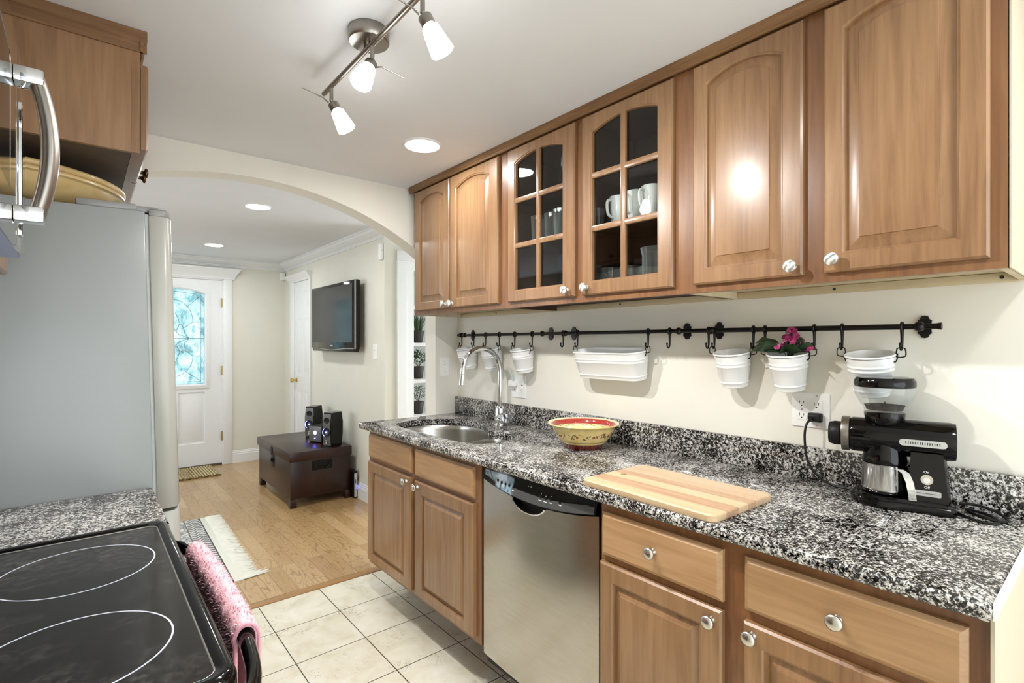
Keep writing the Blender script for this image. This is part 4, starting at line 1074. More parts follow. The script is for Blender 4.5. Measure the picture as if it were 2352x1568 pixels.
m = G(); m.lathe([(.046, .10), (.050, .112), (.048, .135), (.046, .15), (.04, .17)], (0, 0, 0), (0, 0, 1), 36); m.build('grind_chute', M['black_gloss'], gr_)
m = G(); m.lathe([(.043, .2438), (.045, .247), (.047, .256), (.057, .270), (.066, .288), (.0685, .300), (.0685, .311)], (0, 0, 0), (0, 0, 1), 44, cap=False); hp2 = m.build('hopper', M['clear'], gr_)
m = G(); m.lathe([(.0, .2495), (.041, .2495), (.043, .257), (.046, .262), (.02, .259), (0, .258)], (0, 0, 0), (0, 0, 1), 32); m.box(-.0015, .0015, -.03, .03, .256, .268); m.build('coffee_residue', plain('coffee_dust', '#2c2416', .8, var=.4, scale=200), hp2)
m = G(); m.lathe([(.0, .311), (.067, .311), (.0695, .315), (.069, .327), (.064, .336), (.05, .3385), (0, .339)], (0, 0, 0), (0, 0, 1), 44); m.build('lid', M['black_gloss'], gr_)
m = G(); m.lathe([(.047, -.096), (.0475, -.094), (.0475, -.078), (.046, -.077), (.03, -.077), (.03, -.096)], (0, 0, .178), (1, 0, 0), 40); m.build('setting_ring', M['steel_lamp'], gr_)
m = G(); m.lathe([(.0, -.128), (.026, -.128), (.031, -.125), (.0345, -.112), (.034, -.1), (.030, -.0985), (.012, -.098), (.012, -.09), (0, -.09)], (0, 0, .176), (1, 0, 0), 10); m.build('front_knob', M['black_matt'], gr_, ang=50)
m = G(); m.rings([[(-.07, .044, .170), (-.03, .044, .170), (-.026, .044, .174), (-.03, .044, .178), (-.07, .044, .178)], [(-.07, .0495, .171), (-.031, .0495, .171), (-.0275, .0495, .174), (-.031, .0495, .177), (-.07, .0495, .177)]]); m.build('ring_pointer', M['black_matt'], gr_)
m = G(); m.prism(rrect(.032, .128, .166, .183, .0085, 6), lambda a, b, c: (a, c, b), .0455, .0505); vp = m.build('vent_plate', metal('satin_silver', '#c9ccd0', .3), gr_)
m = G()
for k in range(15): m.prism([(.045 + k * .0048, .1715), (.047 + k * .0048, .1715), (.047 + k * .0048, .178), (.045 + k * .0048, .178)], lambda a, b, c: (a, c, b), .0503, .0508)
m.build('vent_slots', M['slot'], vp)
m = G(); m.lathe([(.0, .031), (.049, .031), (.052, .034), (.0525, .045), (.05, .105), (.0515, .108), (.0505, .1085), (.0485, .105), (.05, .04), (0, .038)], (0, 0, 0), (0, 0, 1), 44); cu = m.build('steel_cup', metal('polished_cup_steel', '#d6d4d0', .1), gr_, ang=50)
m = G()
hpth = [(.022, .047, .101), (.034, .050, .103), (.046, .055, .096), (.054, .060, .075), (.058, .062, .05), (.060, .060, .03)]
rs = []
for x, y, z in hpth: rs.append([(x - .009, y, z), (x - .008, y + .0035, z), (x + .008, y + .0025, z), (x + .009, y - .001, z)])
m.rings(rs); m.build('cup_handle', M['chrome'], cu)
cf = lambda a, b, c: (a, .0525 + c - (b - .03) * .075, b)
m = G(); cc_ = [(.088 + .0125 * cos(k * pi / 12), .085 + .0125 * sin(k * pi / 12)) for k in range(24)]
m.prism(cc_, cf, -.003, .003); dl = m.build('switch_dial', M['nickel'], gr_)
m = G(); m.prism([(.088 + .007 * cos(k * pi / 8), .085 + .007 * sin(k * pi / 8)) for k in range(16)], cf, .002, .009); m.prism([(.0865, .0775), (.0895, .0775), (.0895, .0925), (.0865, .0925)], cf, .009, .0105); m.build('switch_lever', M['chrome'], dl)
m = G(); m.prism(rrect(.060, .116, .044, .058, .003, 3), cf, -.003, .002); lp = m.build('label_plate', metal('plate_silver', '#c4c6c9', .3), gr_)
m = G(); m.prism([(.068, .0502), (.108, .0502), (.108, .0515), (.068, .0515)], cf, .0019, .0023); m.build('plate_line', M['slot'], lp)
def letters(txt, size, XM, name, mat, parent):
    cu_ = bpy.data.curves.new('txt', 'FONT'); cu_.body = txt; cu_.size = size; cu_.align_x = 'CENTER'; cu_.align_y = 'CENTER'; cu_.extrude = .0002; cu_.resolution_u = 2
    to = bpy.data.objects.new('txt', cu_); COL.objects.link(to)
    dg = bpy.context.evaluated_depsgraph_get(); me = bpy.data.meshes.new_from_object(to.evaluated_get(dg))
    bpy.data.objects.remove(to); bpy.data.curves.remove(cu_)
    root = ROOT[parent.name]
    me.transform(Matrix.Translation(-root) @ XM); me.materials.clear(); me.materials.append(mat); me.name = name
    o = bpy.data.objects.new(name, me); COL.objects.link(o); o.parent = parent; ROOT[o.name] = root
    return o
def on_face(a, b):       # text frame on the column front: x along e, up z, facing the room
    p = XG @ Vector(cf(a, b, .0006))
    return Matrix(((e.x, 0, lat.x, p.x), (e.y, 0, lat.y, p.y), (0, 1, .075, p.z), (0, 0, 0, 1)))
letters('On', .0085, on_face(.087, .1035), 'on_marking', M['white_plastic'], gr_)
letters('Off', .0085, on_face(.088, .0655), 'off_marking', M['white_plastic'], gr_)
m = MB()
m.tube(smooth_path([(1.742, .633, 1.108), (1.722, .634, 1.106), (1.708, .640, 1.09), (1.702, .642, 1.05), (1.70, .633, .985), (1.70, .605, .944), (1.70, .565, .924), (1.70, .52, .922), (1.695, .49, .921)], 6), .0034, 10)
cd = m.build('power_cord', M['black_matt'], gr_)
m = MB(); m.tube(smooth_path([(1.735, .285, .93), (1.742, .25, .932), (1.735, .215, .926), (1.70, .19, .9185), (1.68, .205, .918), (1.70, .245, .918), (1.732, .27, .919), (1.715, .225, .919), (1.66, .20, .918), (1.64, .225, .918), (1.672, .27, .918), (1.69, .285, .92)], 6), .0034, 8)
m.build('coiled_cord', M['black_matt'], gr_)
m = MB(); m.box(1.738, 1.7685, .618, .648, 1.100, 1.120, .004); m.box(1.752, 1.7688, .614, .652, 1.096, 1.124, .003); m.build('plug', M['black_matt'], cd)

# ------------------------------------------------------------------ refrigerator (leans back a little)
fr = thing('refrigerator', 'grey and silver refrigerator leaning back beside the range counter', 'refrigerator', (-.1, 2.24, 0))
XR = Matrix.Translation((.187, 0, 0)) @ Matrix.Rotation(radians(-1.48), 4, 'Y') @ Matrix.Translation((-.187, 0, 0))
m = MB(XR); m.box(-.445, .187, 1.868, 2.60, .035, 1.733, .004); m.build('body', M['fridge_side'], fr)
m = MB(XR); m.box(.187, .196, 1.874, 2.594, .06, 1.725); m.build('gasket', plain('light_grey_gasket', '#a9aca8', .5), fr)
plan = [(.196, 1.869), (.199, 1.867), (.232, 1.867), (.240, 1.869), (.2465, 1.875), (.252, 1.886), (.256, 1.91), (.262, 2.05), (.264, 2.234), (.262, 2.42), (.256, 2.56), (.252, 2.582), (.2465, 2.593), (.240, 2.599), (.232, 2.601), (.199, 2.601), (.196, 2.599)]
def fdoor(z0, z1, nm):
    m = MB(XR); cx_, cy_ = .225, 2.234
    sc_ = lambda q, z: [(cx_ + (a - cx_) * q, cy_ + (b - cy_) * (1 - (1 - q) * .1), z) for a, b in plan]
    m.rings([sc_(.93, z0), sc_(1, z0 + .004), sc_(1, z1 - .004), sc_(.93, z1)])
    return m.build(nm, M['fridge_door'], fr)
d1 = fdoor(.842, 1.722, 'door'); d2 = fdoor(.07, .832, 'freezer_drawer')
m = MB(XR); cx_, cy_ = .225, 2.234
m.rings([[(cx_ + (a - cx_) * q, cy_ + (b - cy_) * (1 - (1 - q) * .1), z) for a, b in plan] for q, z in ((.95, 1.7225), (.98, 1.726), (.95, 1.739), (.8, 1.744))]); m.build('door_cap', M['fridge_dark'], d1)
m = MB(XR)
m.tube(smooth_path([(.262, 2.56, .95), (.30, 2.56, .97), (.305, 2.56, 1.3), (.30, 2.56, 1.63), (.262, 2.56, 1.65)], 5), .011, 12); m.build('handle', M['nickel'], d1)
m = MB(XR); m.box(.03, .17, 1.885, 1.95, 1.7335, 1.756, .006); m.box(.10, .225, 1.89, 1.94, 1.7335, 1.752, .005); m.build('hinge_cover', M['fridge_dark'], fr)
m = MB(XR); m.box(.10, .19, 1.88, 2.59, .012, .034); m.build('foot_grille', M['black_matt'], fr)
m = MB()
for y in (1.92, 2.55):
    m.cyl((.12, y, 0), (.12, y, .04), .018, seg=14); m.cyl((-.38, y, 0), (-.38, y, .03), .018, seg=14)
m.build('feet', M['black_matt'], fr)

# big yellow bowl on the refrigerator
yb = thing('serving_bowl', 'large yellow wooden bowl resting on the refrigerator', 'bowl', (-.20, 2.19, 1.738))
yw = wood('yellow_lacquered_wood', '#c3a76e', '#d0b57e', '#dac292', 'X', .3, 6, .4, False)
m = MB(); m.lathe([(0, .0), (.235, 0), (.262, .010), (.290, .040), (.302, .064), (.303, .066), (.3115, .069), (.3125, .075), (.309, .080), (.303, .0805), (.309, .082), (.3135, .087), (.313, .095), (.306, .099), (.298, .097), (.285, .060), (.25, .022), (0, .016)], (-.20, 2.19, 1.744), (0, 0, 1), 72, cap=False); m.build('body', yw, yb, ang=60)
m = MB(); m.lathe([(.20, 0), (.225, 0), (.225, .006), (.20, .006)], (-.20, 2.19, 1.7385), (0, 0, 1), 48, loop=True)
m.build('foot_ring', yw, yb)

# cabinet over the refrigerator
oc = thing('wall_cabinet', 'short maple wall cabinet over the refrigerator', 'cabinet', (-.2, 2.2, 1.88))
m = MB(); m.box(-.499, .107, 1.80, 1.814, 1.88, 2.2); m.box(-.499, .107, 2.606, 2.62, 1.88, 2.2); m.box(-.499, -.49, 1.814, 2.606, 1.88, 2.2); m.box(-.49, .107, 1.814, 2.606, 2.186, 2.2)
m.build('carcass', M['wood_v'], oc)
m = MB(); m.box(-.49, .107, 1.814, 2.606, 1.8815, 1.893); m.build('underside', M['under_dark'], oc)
KF = lambda a, b, c: (.126 + c, a, b)
m = MB(); m.prism([(1.799, 1.88), (2.621, 1.88), (2.621, 2.2), (1.799, 2.2)], KF, -.019, 0, holes([(1.84, 2.19, 1.91, 2.15), (2.23, 2.58, 1.91, 2.15)])); m.build('face_frame', M['wood_v'], oc)
M['bronze'] = metal('dark_bronze_knob', '#5a4838', .25)
for y0, y1, ky in ((1.812, 2.203, 2.172), (2.213, 2.604, 2.244)):
    d = panel_door(lambda a, b, c: (.1285 + c, a, b), y0, y1, 1.895, 2.137, (y0 + .055, y1 - .055, 1.945, 2.07, 2.095)).build('door', M['wood_v'], oc, ang=25)
    knob(lambda a, b, c: (.1285 + c, a, b), ky, 1.926, d, mat=M['bronze'])
m = MB(); m.prism([(.126, 2.165), (.132, 2.165), (.132, 2.175), (.136, 2.19), (.142, 2.196), (.142, 2.2245), (.126, 2.2245)], lambda a, b, c: (a, c, b), 1.788, 2.632)
m.prism([(1.80, 2.165), (1.795, 2.165), (1.795, 2.19), (1.789, 2.196), (1.789, 2.2245), (1.80, 2.2245)], lambda a, b, c: (c, a, b), -.139, .1415)
m.build('crown_strip', M['crown_x'], oc)

# cabinets around the microwave
nc = thing('wall_cabinet', 'narrow maple wall cabinet between microwave and refrigerator', 'cabinet', (-.3, 1.64, 1.5))
m = MB(); m.box(-.499, -.16, 1.49, 1.785, 1.505, 2.2, .001); m.build('carcass', M['wood_v'], nc)
panel_door(lambda a, b, c: (-.159 + c, a, b), 1.495, 1.78, 1.51, 2.19, (1.55, 1.725, 1.565, 2.12, 2.15)).build('door', M['wood_v'], nc, ang=25)
mc = thing('wall_cabinet', 'short maple wall cabinet above the microwave', 'cabinet', (-.3, 1.1, 1.91))
m = MB(); m.box(-.499, -.17, .722, 1.482, 1.908, 2.2, .001); m.build('carcass', M['wood_v'], mc)
for y0, y1 in ((.73, 1.098), (1.106, 1.474)): panel_door(lambda a, b, c: (-.169 + c, a, b), y0, y1, 1.915, 2.19, (y0 + .05, y1 - .05, 1.965, 2.11, 2.14)).build('door', M['wood_v'], mc, ang=25)
mw = thing('microwave', 'stainless over-the-range microwave with a bowed handle', 'microwave', (-.3, 1.1, 1.523))
m = MB(); m.box(-.498, -.125, .724, 1.482, 1.526, 1.903, .003); m.build('case', M['fridge_side'], mw)
m = MB(); m.box(-.49, -.10, .728, 1.478, 1.519, 1.5255); m.build('underside', plain('pale_blue_grey_underside', '#93a0c6', .35, var=.03), mw)
M['mw_steel'] = metal('mirror_finish_steel', '#c9c5c0', .05)
m = MB(); m.prism([(.724, 1.523), (1.30, 1.523), (1.30, 1.903), (.724, 1.903)], lambda a, b, c: (c, a, b), -.1245, -.092, [rrect(.80, 1.20, 1.60, 1.83, .015)]); dr = m.build('door', M['mw_steel'], mw)
m = MB(); m.prism(rrect(.79, 1.21, 1.59, 1.84, .015), lambda a, b, c: (c, a, b), -.110, -.0925); m.build('door_window', M['black_gloss'], dr)
m = MB(); m.box(-.1245, -.092, 1.303, 1.482, 1.523, 1.903, .002); cpn = m.build('control_panel', M['mw_steel'], mw)
m = MB(); m.prism(rrect(1.345, 1.352, 1.545, 1.80, .003), lambda a, b, c: (c, a, b), -.092, -.088); m.prism(rrect(1.362, 1.369, 1.545, 1.80, .003), lambda a, b, c: (c, a, b), -.092, -.088); m.build('chrome_strip', M['chrome'], cpn)
m = MB()
hpz = [(-.066 + .0215 * (1 - ((z - 1.69) / .132) ** 2), z) for z in [1.558 + .264 * k / 10 for k in range(11)]]
hh = smooth_path([(a, 1.25, b) for a, b in hpz], 2); rs = []
for p in hh: rs.append([(p.x + .0135 * cos(radians(a)) , p.y + .0165 * sin(radians(a)), p.z) for a in range(0, 360, 24)])
m.rings(rs); hd = m.build('handle', M['steel_lamp'], mw, ang=60)
for z in (1.569, 1.811):
    m = MB(); m.box(-.0925, -.052, 1.229, 1.271, z - .014, z + .014, .004); m.build('bracket', M['chrome'], hd)

# ------------------------------------------------------------------ range, towel and counter beside it
rg = thing('range', 'black glass-top electric range with a curved oven handle', 'range', (-.15, 1.107, 0))
m = MB(); m.box(-.49, .125, .730, 1.484, .02, .885, .003); m.build('body', M['black_matt'], rg)
m = MB(); m.box(-.45, .08, .75, 1.46, .0, .02); m.build('base', M['black_matt'], rg)
ro = lambda i, r, z: [(a, b, z) for a, b in rrect(-.492 + i, .157 - i, .726 + i, 1.487 - i, max(r, .003), 6)]
ri = lambda i, r, z: [(a, b, z) for a, b in rrect(-.44 + i, .135 - i, .748 + i, 1.461 - i, max(r, .003), 6)]
m = MB(); m.rings([ro(.004, .03, .886), ro(0, .032, .893), ro(0, .032, .912), ro(.003, .03, .919), ro(.008, .027, .9225), ro(.013, .024, .9225), ri(.0, .022, .920), ri(.002, .02, .9165), ri(.004, .02, .912), ro(.03, .02, .888)], True, True); ctp = m.build('cooktop_frame', M['black_gloss'], rg, ang=50)
m = MB(); m.poly(rrect(-.438, .132, .751, 1.458, .018, 6), (), lambda a, b: (a, b, .9172)); m.poly(rrect(-.438, .132, .751, 1.458, .018, 6), (), lambda a, b: (a, b, .9125)); m.rings([[(a, b, z) for a, b in rrect(-.438, .132, .751, 1.458, .018, 6)] for z in (.9125, .9172)], False, False)
cg = NT('worn_black_ceramic_glass')
n1 = cg.noise(scale=5, detail=5, rough=.65); n2 = cg.noise(scale=70, detail=4, rough=.7)
wear = cg.math('MULTIPLY', cg.ramp(n1.outputs[0], [(.46, (0, 0, 0, 1)), (.66, (1, 1, 1, 1))]), cg.ramp(n2.outputs[0], [(.42, (0, 0, 0, 1)), (.7, (1, 1, 1, 1))]))
cg.set(Base_Color=cg.mix(cg.math('MULTIPLY', wear, .75), S('#120f0d'), S('#5a5652')), Roughness=.13, Specular_IOR_Level=.35)
m.build('ceramic_glass', cg.m, rg)
m = MB(); m.tube([(a, b, .9172) for a, b in rrect(-.4385, .1325, .7505, 1.4585, .018, 6)], .0016, 8, True); m.build('glass_edge_glint', M['nickel'], rg)  # nickel line added in place of the bright reflection on the glass bevel
for cx, cy, r in ((-.006, 1.268, .1185), (-.012, .926, .1165), (-.30, 1.27, .10), (-.30, .93, .10)):
    m = MB(); m.lathe([(r - .0013, 0), (r + .0013, 0), (r + .0013, .0004), (r - .0013, .0004)], (cx, cy, .9173), (0, 0, 1), 72, loop=True)
    m.build('burner_ring', plain('pale_ring_print', '#c3c6d2', .4), rg)
m = MB(); m.box(.125, .148, .735, 1.479, .19, .872, .004); od = m.build('oven_door', M['black_gloss'], rg)
m = MB(); m.box(.125, .146, .735, 1.479, .03, .182, .004); m.build('drawer', M['black_gloss'], rg)
ph = [(.140, 1.462, .852), (.163, 1.452, .860), (.183, 1.425, .860), (.198, 1.36, .858), (.207, 1.25, .858), (.209, 1.107, .858), (.207, .96, .858), (.198, .85, .858), (.183, .79, .858), (.163, .763, .858), (.140, .752, .850)]
hh = smooth_path(ph, 5); rs = []
for i, p in enumerate(hh):
    t = (hh[min(i + 1, len(hh) - 1)] - hh[max(i - 1, 0)]).normalized(); sd = Vector((t.y, -t.x, 0)).normalized() * -1
    if sd.x < 0: sd = -sd
    rs.append([p + sd * .011 * cos(radians(a)) + Vector((0, 0, .016 * sin(radians(a)))) for a in range(0, 360, 24)])
m = MB(); m.rings(rs); m.build('oven_handle', M['black_gloss'], rg, ang=60)
m = MB(); m.box(-.491, -.44, .73, 1.484, .93, 1.10, .006); m.build('backguard', M['black_gloss'], rg)

tw = thing('towel', 'pink terry towel draped over the oven handle', 'towel', (.2, 1.16, .86))
tm = NT('pink_terry'); nn = tm.noise(scale=260, detail=3); n2 = tm.noise(scale=12)
tm.set(Base_Color=tm.ramp(nn.outputs[0], [(.3, S('#d99aa5')), (.5, S('#e8b4bc')), (.7, S('#f2cbd0'))]), Roughness=.95)
tm.bump(nn.outputs[0], .6, .002)
m = MB(); R = random.Random(3); NU, NV = 120, 74
def tpt(u, v, off):
    y = .928 + (1.383 - .928) * u
    k = (y - 1.107) / .355; hx = .209 - .012 * k * k * 1.0
    s = v * .60 - .30                      # arc length across the fold, 0 at the crest
    ra, rz = .0185 + off, .0245 + off
    hl = .042
    if abs(s) < hl:
        a = pi / 2 - (s / hl) * pi / 2
        return Vector((hx + ra * cos(a), y, .858 + rz * sin(a)))
    return Vector((hx + (ra if s > 0 else -ra * .85), y, .858 - (abs(s) - hl)))
fz = [[R.uniform(-.0016, .0030) + .0012 * sin(i * .31) * sin(j * .23) for j in range(NV + 1)] for i in range(NU + 1)]
gt = [[m._v(tpt(i / NU, .04 + .92 * j / NV, fz[i][j] + .002) + Vector((0, R.uniform(-.0012, .0012), 0))) for j in range(NV + 1)] for i in range(NU + 1)]
gb = [[m._v(tpt(i / NU, .04 + .92 * j / NV, -.004)) for j in range(NV + 1)] for i in range(NU + 1)]
for i in range(NU):
    for j in range(NV): m.face([gt[i][j], gt[i + 1][j], gt[i + 1][j + 1], gt[i][j + 1]]); m.face([gb[i][j], gb[i][j + 1], gb[i + 1][j + 1], gb[i + 1][j]])
for i in range(NU):
    for j in (0, NV): m.face([gt[i][j], gt[i + 1][j], gb[i + 1][j], gb[i][j]])
for j in range(NV):
    for i in (0, NU): m.face([gt[i][j], gt[i][j + 1], gb[i][j + 1], gb[i][j]])
m.build('cloth', tm.m, tw, ang=180)
m = MB(); 
for k in range(7000):
    u = R.random(); v = .04 + .92 * R.random()
    p = tpt(u, v, .002); q = tpt(u, v, .0068) + Vector((R.uniform(-.003, .003), R.uniform(-.003, .003), R.uniform(-.003, .003)))
    sd = Vector((R.uniform(-1, 1), R.uniform(-1, 1), R.uniform(-1, 1))).normalized() * .0012
    m.face([m._v(p - sd), m._v(q), m._v(p + sd)])
pf = m.build('terry_pile', tm.m, tw, smooth=False); pf['kind'] = 'stuff'
m = MB()
for uu in (0.0, 1.0):
    m.tube([tpt(uu, .04 + .92 * j / 50, .001) for j in range(51)], .0024, 8)
m.build('hem', plain('pink_hem', '#e09aa6', .9), tw)

lc_ = thing('worktop', 'narrow granite worktop between range and refrigerator', 'worktop', (-.17, 1.675, .884))
m = MB(); m.rings([[(a, b, z) for a, b in ((-.498, 1.4885), (.162 - i, 1.4885), (.162 - i, 1.862), (-.498, 1.862))] for i, z in ((.004, .884), (0, .892), (0, .906), (.003, .912), (.007, .914))]); m.build('slab', M['granite'], lc_)
lb = thing('base_cabinet', 'narrow maple base cabinet between range and refrigerator', 'cabinet', (-.17, 1.675, 0))
m = MB(); m.box(-.49, .115, 1.4885, 1.862, .11, .8835); m.box(-.45, .06, 1.4885, 1.862, 0, .11); m.build('carcass', M['wood_frame'], lb)
d = panel_door(lambda a, b, c: (.1155 + c, a, b), 1.50, 1.85, .15, .735, (1.55, 1.80, .2, .685, .685)).build('door', M['wood_v'], lb, ang=25); knob(lambda a, b, c: (.1155 + c, a, b), 1.53, .70, d)
slab_front(lambda a, b, c: (.1155 + c, a, b), 1.50, 1.85, .75, .872).build('drawer', M['wood_h'], lb, ang=25)

# ------------------------------------------------------------------ ceiling lights
def downlight(x, y, z, r, mat, label):
    t = thing('recessed_light', label, 'ceiling light', (x, y, z), 'recessed ceiling lights')
    m = MB(); m.lathe([(r - .004, -.001), (r + .002, -.006), (r + .010, -.005), (r + .014, 0)], (x, y, z), (0, 0, 1), 40, cap=False); m.lathe([(r - .004, -.001), (r + .014, 0)], (x, y, z - .0002), (0, 0, 1), 40, cap=False); m.build('trim_ring', M['trim'], t)
    m = MB(); m.lathe([(0, -.0035), (r - .003, -.0035), (r - .003, -.0008), (0, -.0008)], (x, y, z), (0, 0, 1), 40); m.build('diffuser', mat, t)
downlight(1.166, 2.026, CZ, .074, M['can'], 'round recessed light in the kitchen ceiling before the arch')
downlight(1.166, -.31, CZ, .074, M['can'], 'round recessed light in the kitchen ceiling over the open counter end')
downlight(.915, 3.784, LZ, .074, M['can_l'], 'round recessed light just beyond the arch')
downlight(.956, 5.533, LZ, .074, M['can_l'], 'round recessed light closest to the front door')
tl = thing('track_light', 'brushed steel track light with three frosted glass spots', 'ceiling light', (.622, 1.375, CZ))
m = MB(); m.lathe([(0, 0), (.0545, 0), (.0565, -.004), (.0565, -.032), (.0535, -.0365), (.0, -.0375)], (.622, 1.378, CZ), (0, 0, 1), 44); m.build('canopy', M['steel_lamp'], tl)
m = MB(); m.cyl((.612, 1.706, 2.163), (.612, 1.045, 2.163), .0075, seg=16, bev=.0015); m.cyl((.616, 1.378, 2.163), (.616, 1.378, 2.19), .009, seg=14); m.build('bar', M['steel_lamp'], tl)
for y, dr_, wdir in ((1.637, Vector((.50, -.22, -1)), Vector((-.9, .3, .3))), (1.335, Vector((-.55, -.35, -1)), Vector((.9, -.2, -.25))), (1.062, Vector((.50, -.22, -1)), Vector((-.9, .3, .3)))):
    dv = dr_.normalized(); j = Vector((.612, y, 2.116))
    m = MB(); m.cyl((.612, y, 2.160), j, .0058, seg=14); m.sphere(j, .0065, 12); st_ = m.build('stem', M['steel_lamp'], tl)
    a0 = j + dv * .008
    m = MB(); m.lathe([(.0, 0), (.015, 0), (.017, .003), (.017, .023), (.015, .025), (0, .025)], a0, dv, 28); so = m.build('socket', M['steel_lamp'], st_)
    m = MB(); w0 = a0 + wdir.normalized() * .016 + dv * .006; w1 = w0 + wdir.normalized() * .012 - dv * .012
    m.tube([w0, w1, w1 + wdir.normalized() * .02], .0022, 8); m.tube([w1 + wdir.normalized() * .02, w1 + wdir.normalized() * .066], .0014, 8); m.build('lever_rod', M['steel_lamp'], st_)
    m = MB(); b0 = a0 + dv * .0255
    m.lathe([(.0, 0), (.016, 0), (.0205, .004), (.0215, .010), (.0295, .064), (.028, .065), (.0195, .010), (.0, .007)], b0, dv, 32); m.build('glass_shade', M['spot'], st_, ang=60)
    ld = bpy.data.lights.new('halogen_bulb', 'SPOT'); ld.energy = SPOT_W; ld.spot_size = radians(165); ld.spot_blend = 1.0; ld.shadow_soft_size = .022; ld.color = (1, .98, .96)
    lo = bpy.data.objects.new('halogen_bulb', ld); COL.objects.link(lo); lo.location = b0 + dv * .068; lo.rotation_euler = (-dv).to_track_quat('Z', 'Y').to_euler()

# ------------------------------------------------------------------ entry room
tv = thing('tv', 'black flat screen television on the hall wall', 'television', (1.8, 4.68, 1.26))
m = MB(); m.box(1.748, 1.80, 4.155, 5.215, 1.288, 1.876, .010); m.box(1.752, 1.80, 4.17, 5.19, 1.262, 1.30, .012); m.build('housing', M['black_gloss'], tv)
m = MB(); m.box(1.80, 1.832, 4.25, 5.1, 1.31, 1.80, .01); m.build('back_box', M['black_matt'], tv)
m = MB(); m.box(1.8322, 1.8495, 4.45, 4.9, 1.42, 1.72); m.build('wall_mount', M['black_matt'], tv)
m = MB(); m.box(1.7455, 1.7475, 4.20, 5.17, 1.345, 1.846); m.build('screen', plain('dark_screen_glass', '#1e1b14', .14, spec=.35), tv)
m = MB()
sil_ = smooth_path([(1.7465, 4.17, 1.292), (1.7465, 4.35, 1.292), (1.745, 4.5, 1.285), (1.744, 4.68, 1.277), (1.745, 4.86, 1.285), (1.7465, 5.02, 1.292), (1.7465, 5.2, 1.292)], 6)
m.tube(sil_, .0035, 6); m.build('silver_trim', M['nickel'], tv)
m = MB(); m.box(1.746, 1.758, 4.147, 4.1545, 1.29, 1.872, .002); m.build('side_strip', plain('grey_side_strip', '#9a9690', .35), tv)
m = MB(); m.box(1.7455, 1.7475, 4.64, 4.70, 1.313, 1.321); m.build('badge', M['nickel'], tv)

tk = thing('trunk', 'dark mahogany trunk table below the television', 'trunk', (1.545, 4.82, 0))
m = MB(); m.box(1.290, 1.792, 4.342, 5.30, .072, .375, .003); m.build('body', M['mahogany'], tk)
for x in (1.290, 1.742):
    for y in (4.342, 5.25):
        m = MB(); m.box(x, x + .05, y, y + .05, 0, .0715, .001); m.build('leg', M['mahogany'], tk)
m = MB(); m.box(1.278, 1.80, 4.332, 5.37 - .05, .376, .452, .005); m.build('lid', M['mahogany'], tk)
hm = plain('blackened_iron_fitting', '#141212', .4, metal=.6)
m = MB(); m.prism(rrect(1.46, 1.63, .285, .365, .006, 3), lambda a, b, c: (a, 4.342 - c, b), 0, .004)
m.tube(smooth_path([(1.485, 4.335, .335), (1.488, 4.325, .318), (1.51, 4.32, .302), (1.58, 4.32, .302), (1.602, 4.325, .318), (1.605, 4.335, .335)], 4), .006, 8); m.build('handle', hm, tk)
m = MB(); m.prism(rrect(4.80, 4.87, .255, .405, .01, 4), lambda a, b, c: (1.2905 - c, a, b), -.001, .006); m.tube([(1.284, 4.81, .33), (1.277, 4.82, .30), (1.277, 4.85, .30), (1.284, 4.86, .33)], .005, 8); m.prism(rrect(4.815, 4.855, .36, .43, .006, 3), lambda a, b, c: (1.2775 - c, a, b), 0, .006); m.build('latch', hm, tk)

def speaker(x, y, yaw, label):
    t = thing('speaker', label, 'speaker', (x, y, .452), 'desktop speakers on the trunk')
    Xs = Matrix.Translation((x, y, .452)) @ Matrix.Rotation(yaw, 4, 'Z')
    m = MB(Xs)                     # local: front at -y, depth +y
    def sec(z, w, d0, d1): return [(-w, d0, z), (w, d0, z), (w, d1 - .02, z), (w * .6, d1, z), (-w * .6, d1, z), (-w, d1 - .02, z)]
    m.rings([sec(0, .045, -.07, .075), sec(.1, .046, -.078, .088), sec(.2, .046, -.078, .090), sec(.285, .044, -.066, .078), sec(.29, .042, -.062, .074)]); m.build('cabinet', M['black_gloss'], t)
    m = MB(Xs); m.rings([[(-.04, q, z), (.04, q, z), (.04, q - .004, z), (-.04, q - .004, z)] for z, q in ((.012, -.071), (.1, -.0785), (.2, -.0785), (.278, -.068))]); bf = m.build('baffle', plain('dark_grey_baffle', '#55534f', .3), t)
    m = MB(Xs); m.lathe([(.026, 0), (.026, .004), (.020, .004), (.008, -.002), (0, .002)], (0, -.081, .225), (0, -1, 0), 24); m.build('tweeter', M['black_matt'], bf)
    m = MB(Xs); m.lathe([(.036, 0), (.038, .006), (.030, .006), (.012, -.004), (0, .002)], (0, -.082, .125), (0, -1, 0), 28); m.build('woofer', M['black_matt'], bf)
    m = MB(Xs)
    pts = [(.036 * cos(radians(a)), -.089, .125 + .036 * sin(radians(a))) for a in range(120, 241, 12)]; m.tube(pts, .0022, 6); m.sphere((.0, -.088, .125), .007, 10); m.build('blue_light', M['blue_led'], bf)
    m = MB(Xs)
    for q in (.035, .055): m.lathe([(.007, 0), (.007, .008), (0, .008)], (0, -.077, q), (0, -1, 0), 14)
    m.build('dial', M['nickel'], bf)
    return t
speaker(1.675, 4.44, radians(-62), 'black speaker standing closest to the kitchen on the trunk')
speaker(1.70, 4.99, radians(-52), 'black speaker standing behind the low unit on the trunk')
su = thing('subwoofer', 'low black control unit with blue light between the speakers', 'speaker', (1.66, 4.69, .452))
Xs = Matrix.Translation((1.66, 4.69, .452)) @ Matrix.Rotation(radians(-62), 4, 'Z')
m = MB(Xs); m.box(-.075, .075, -.07, .10, .006, .15, .008); m.build('case', M['black_matt'], su)
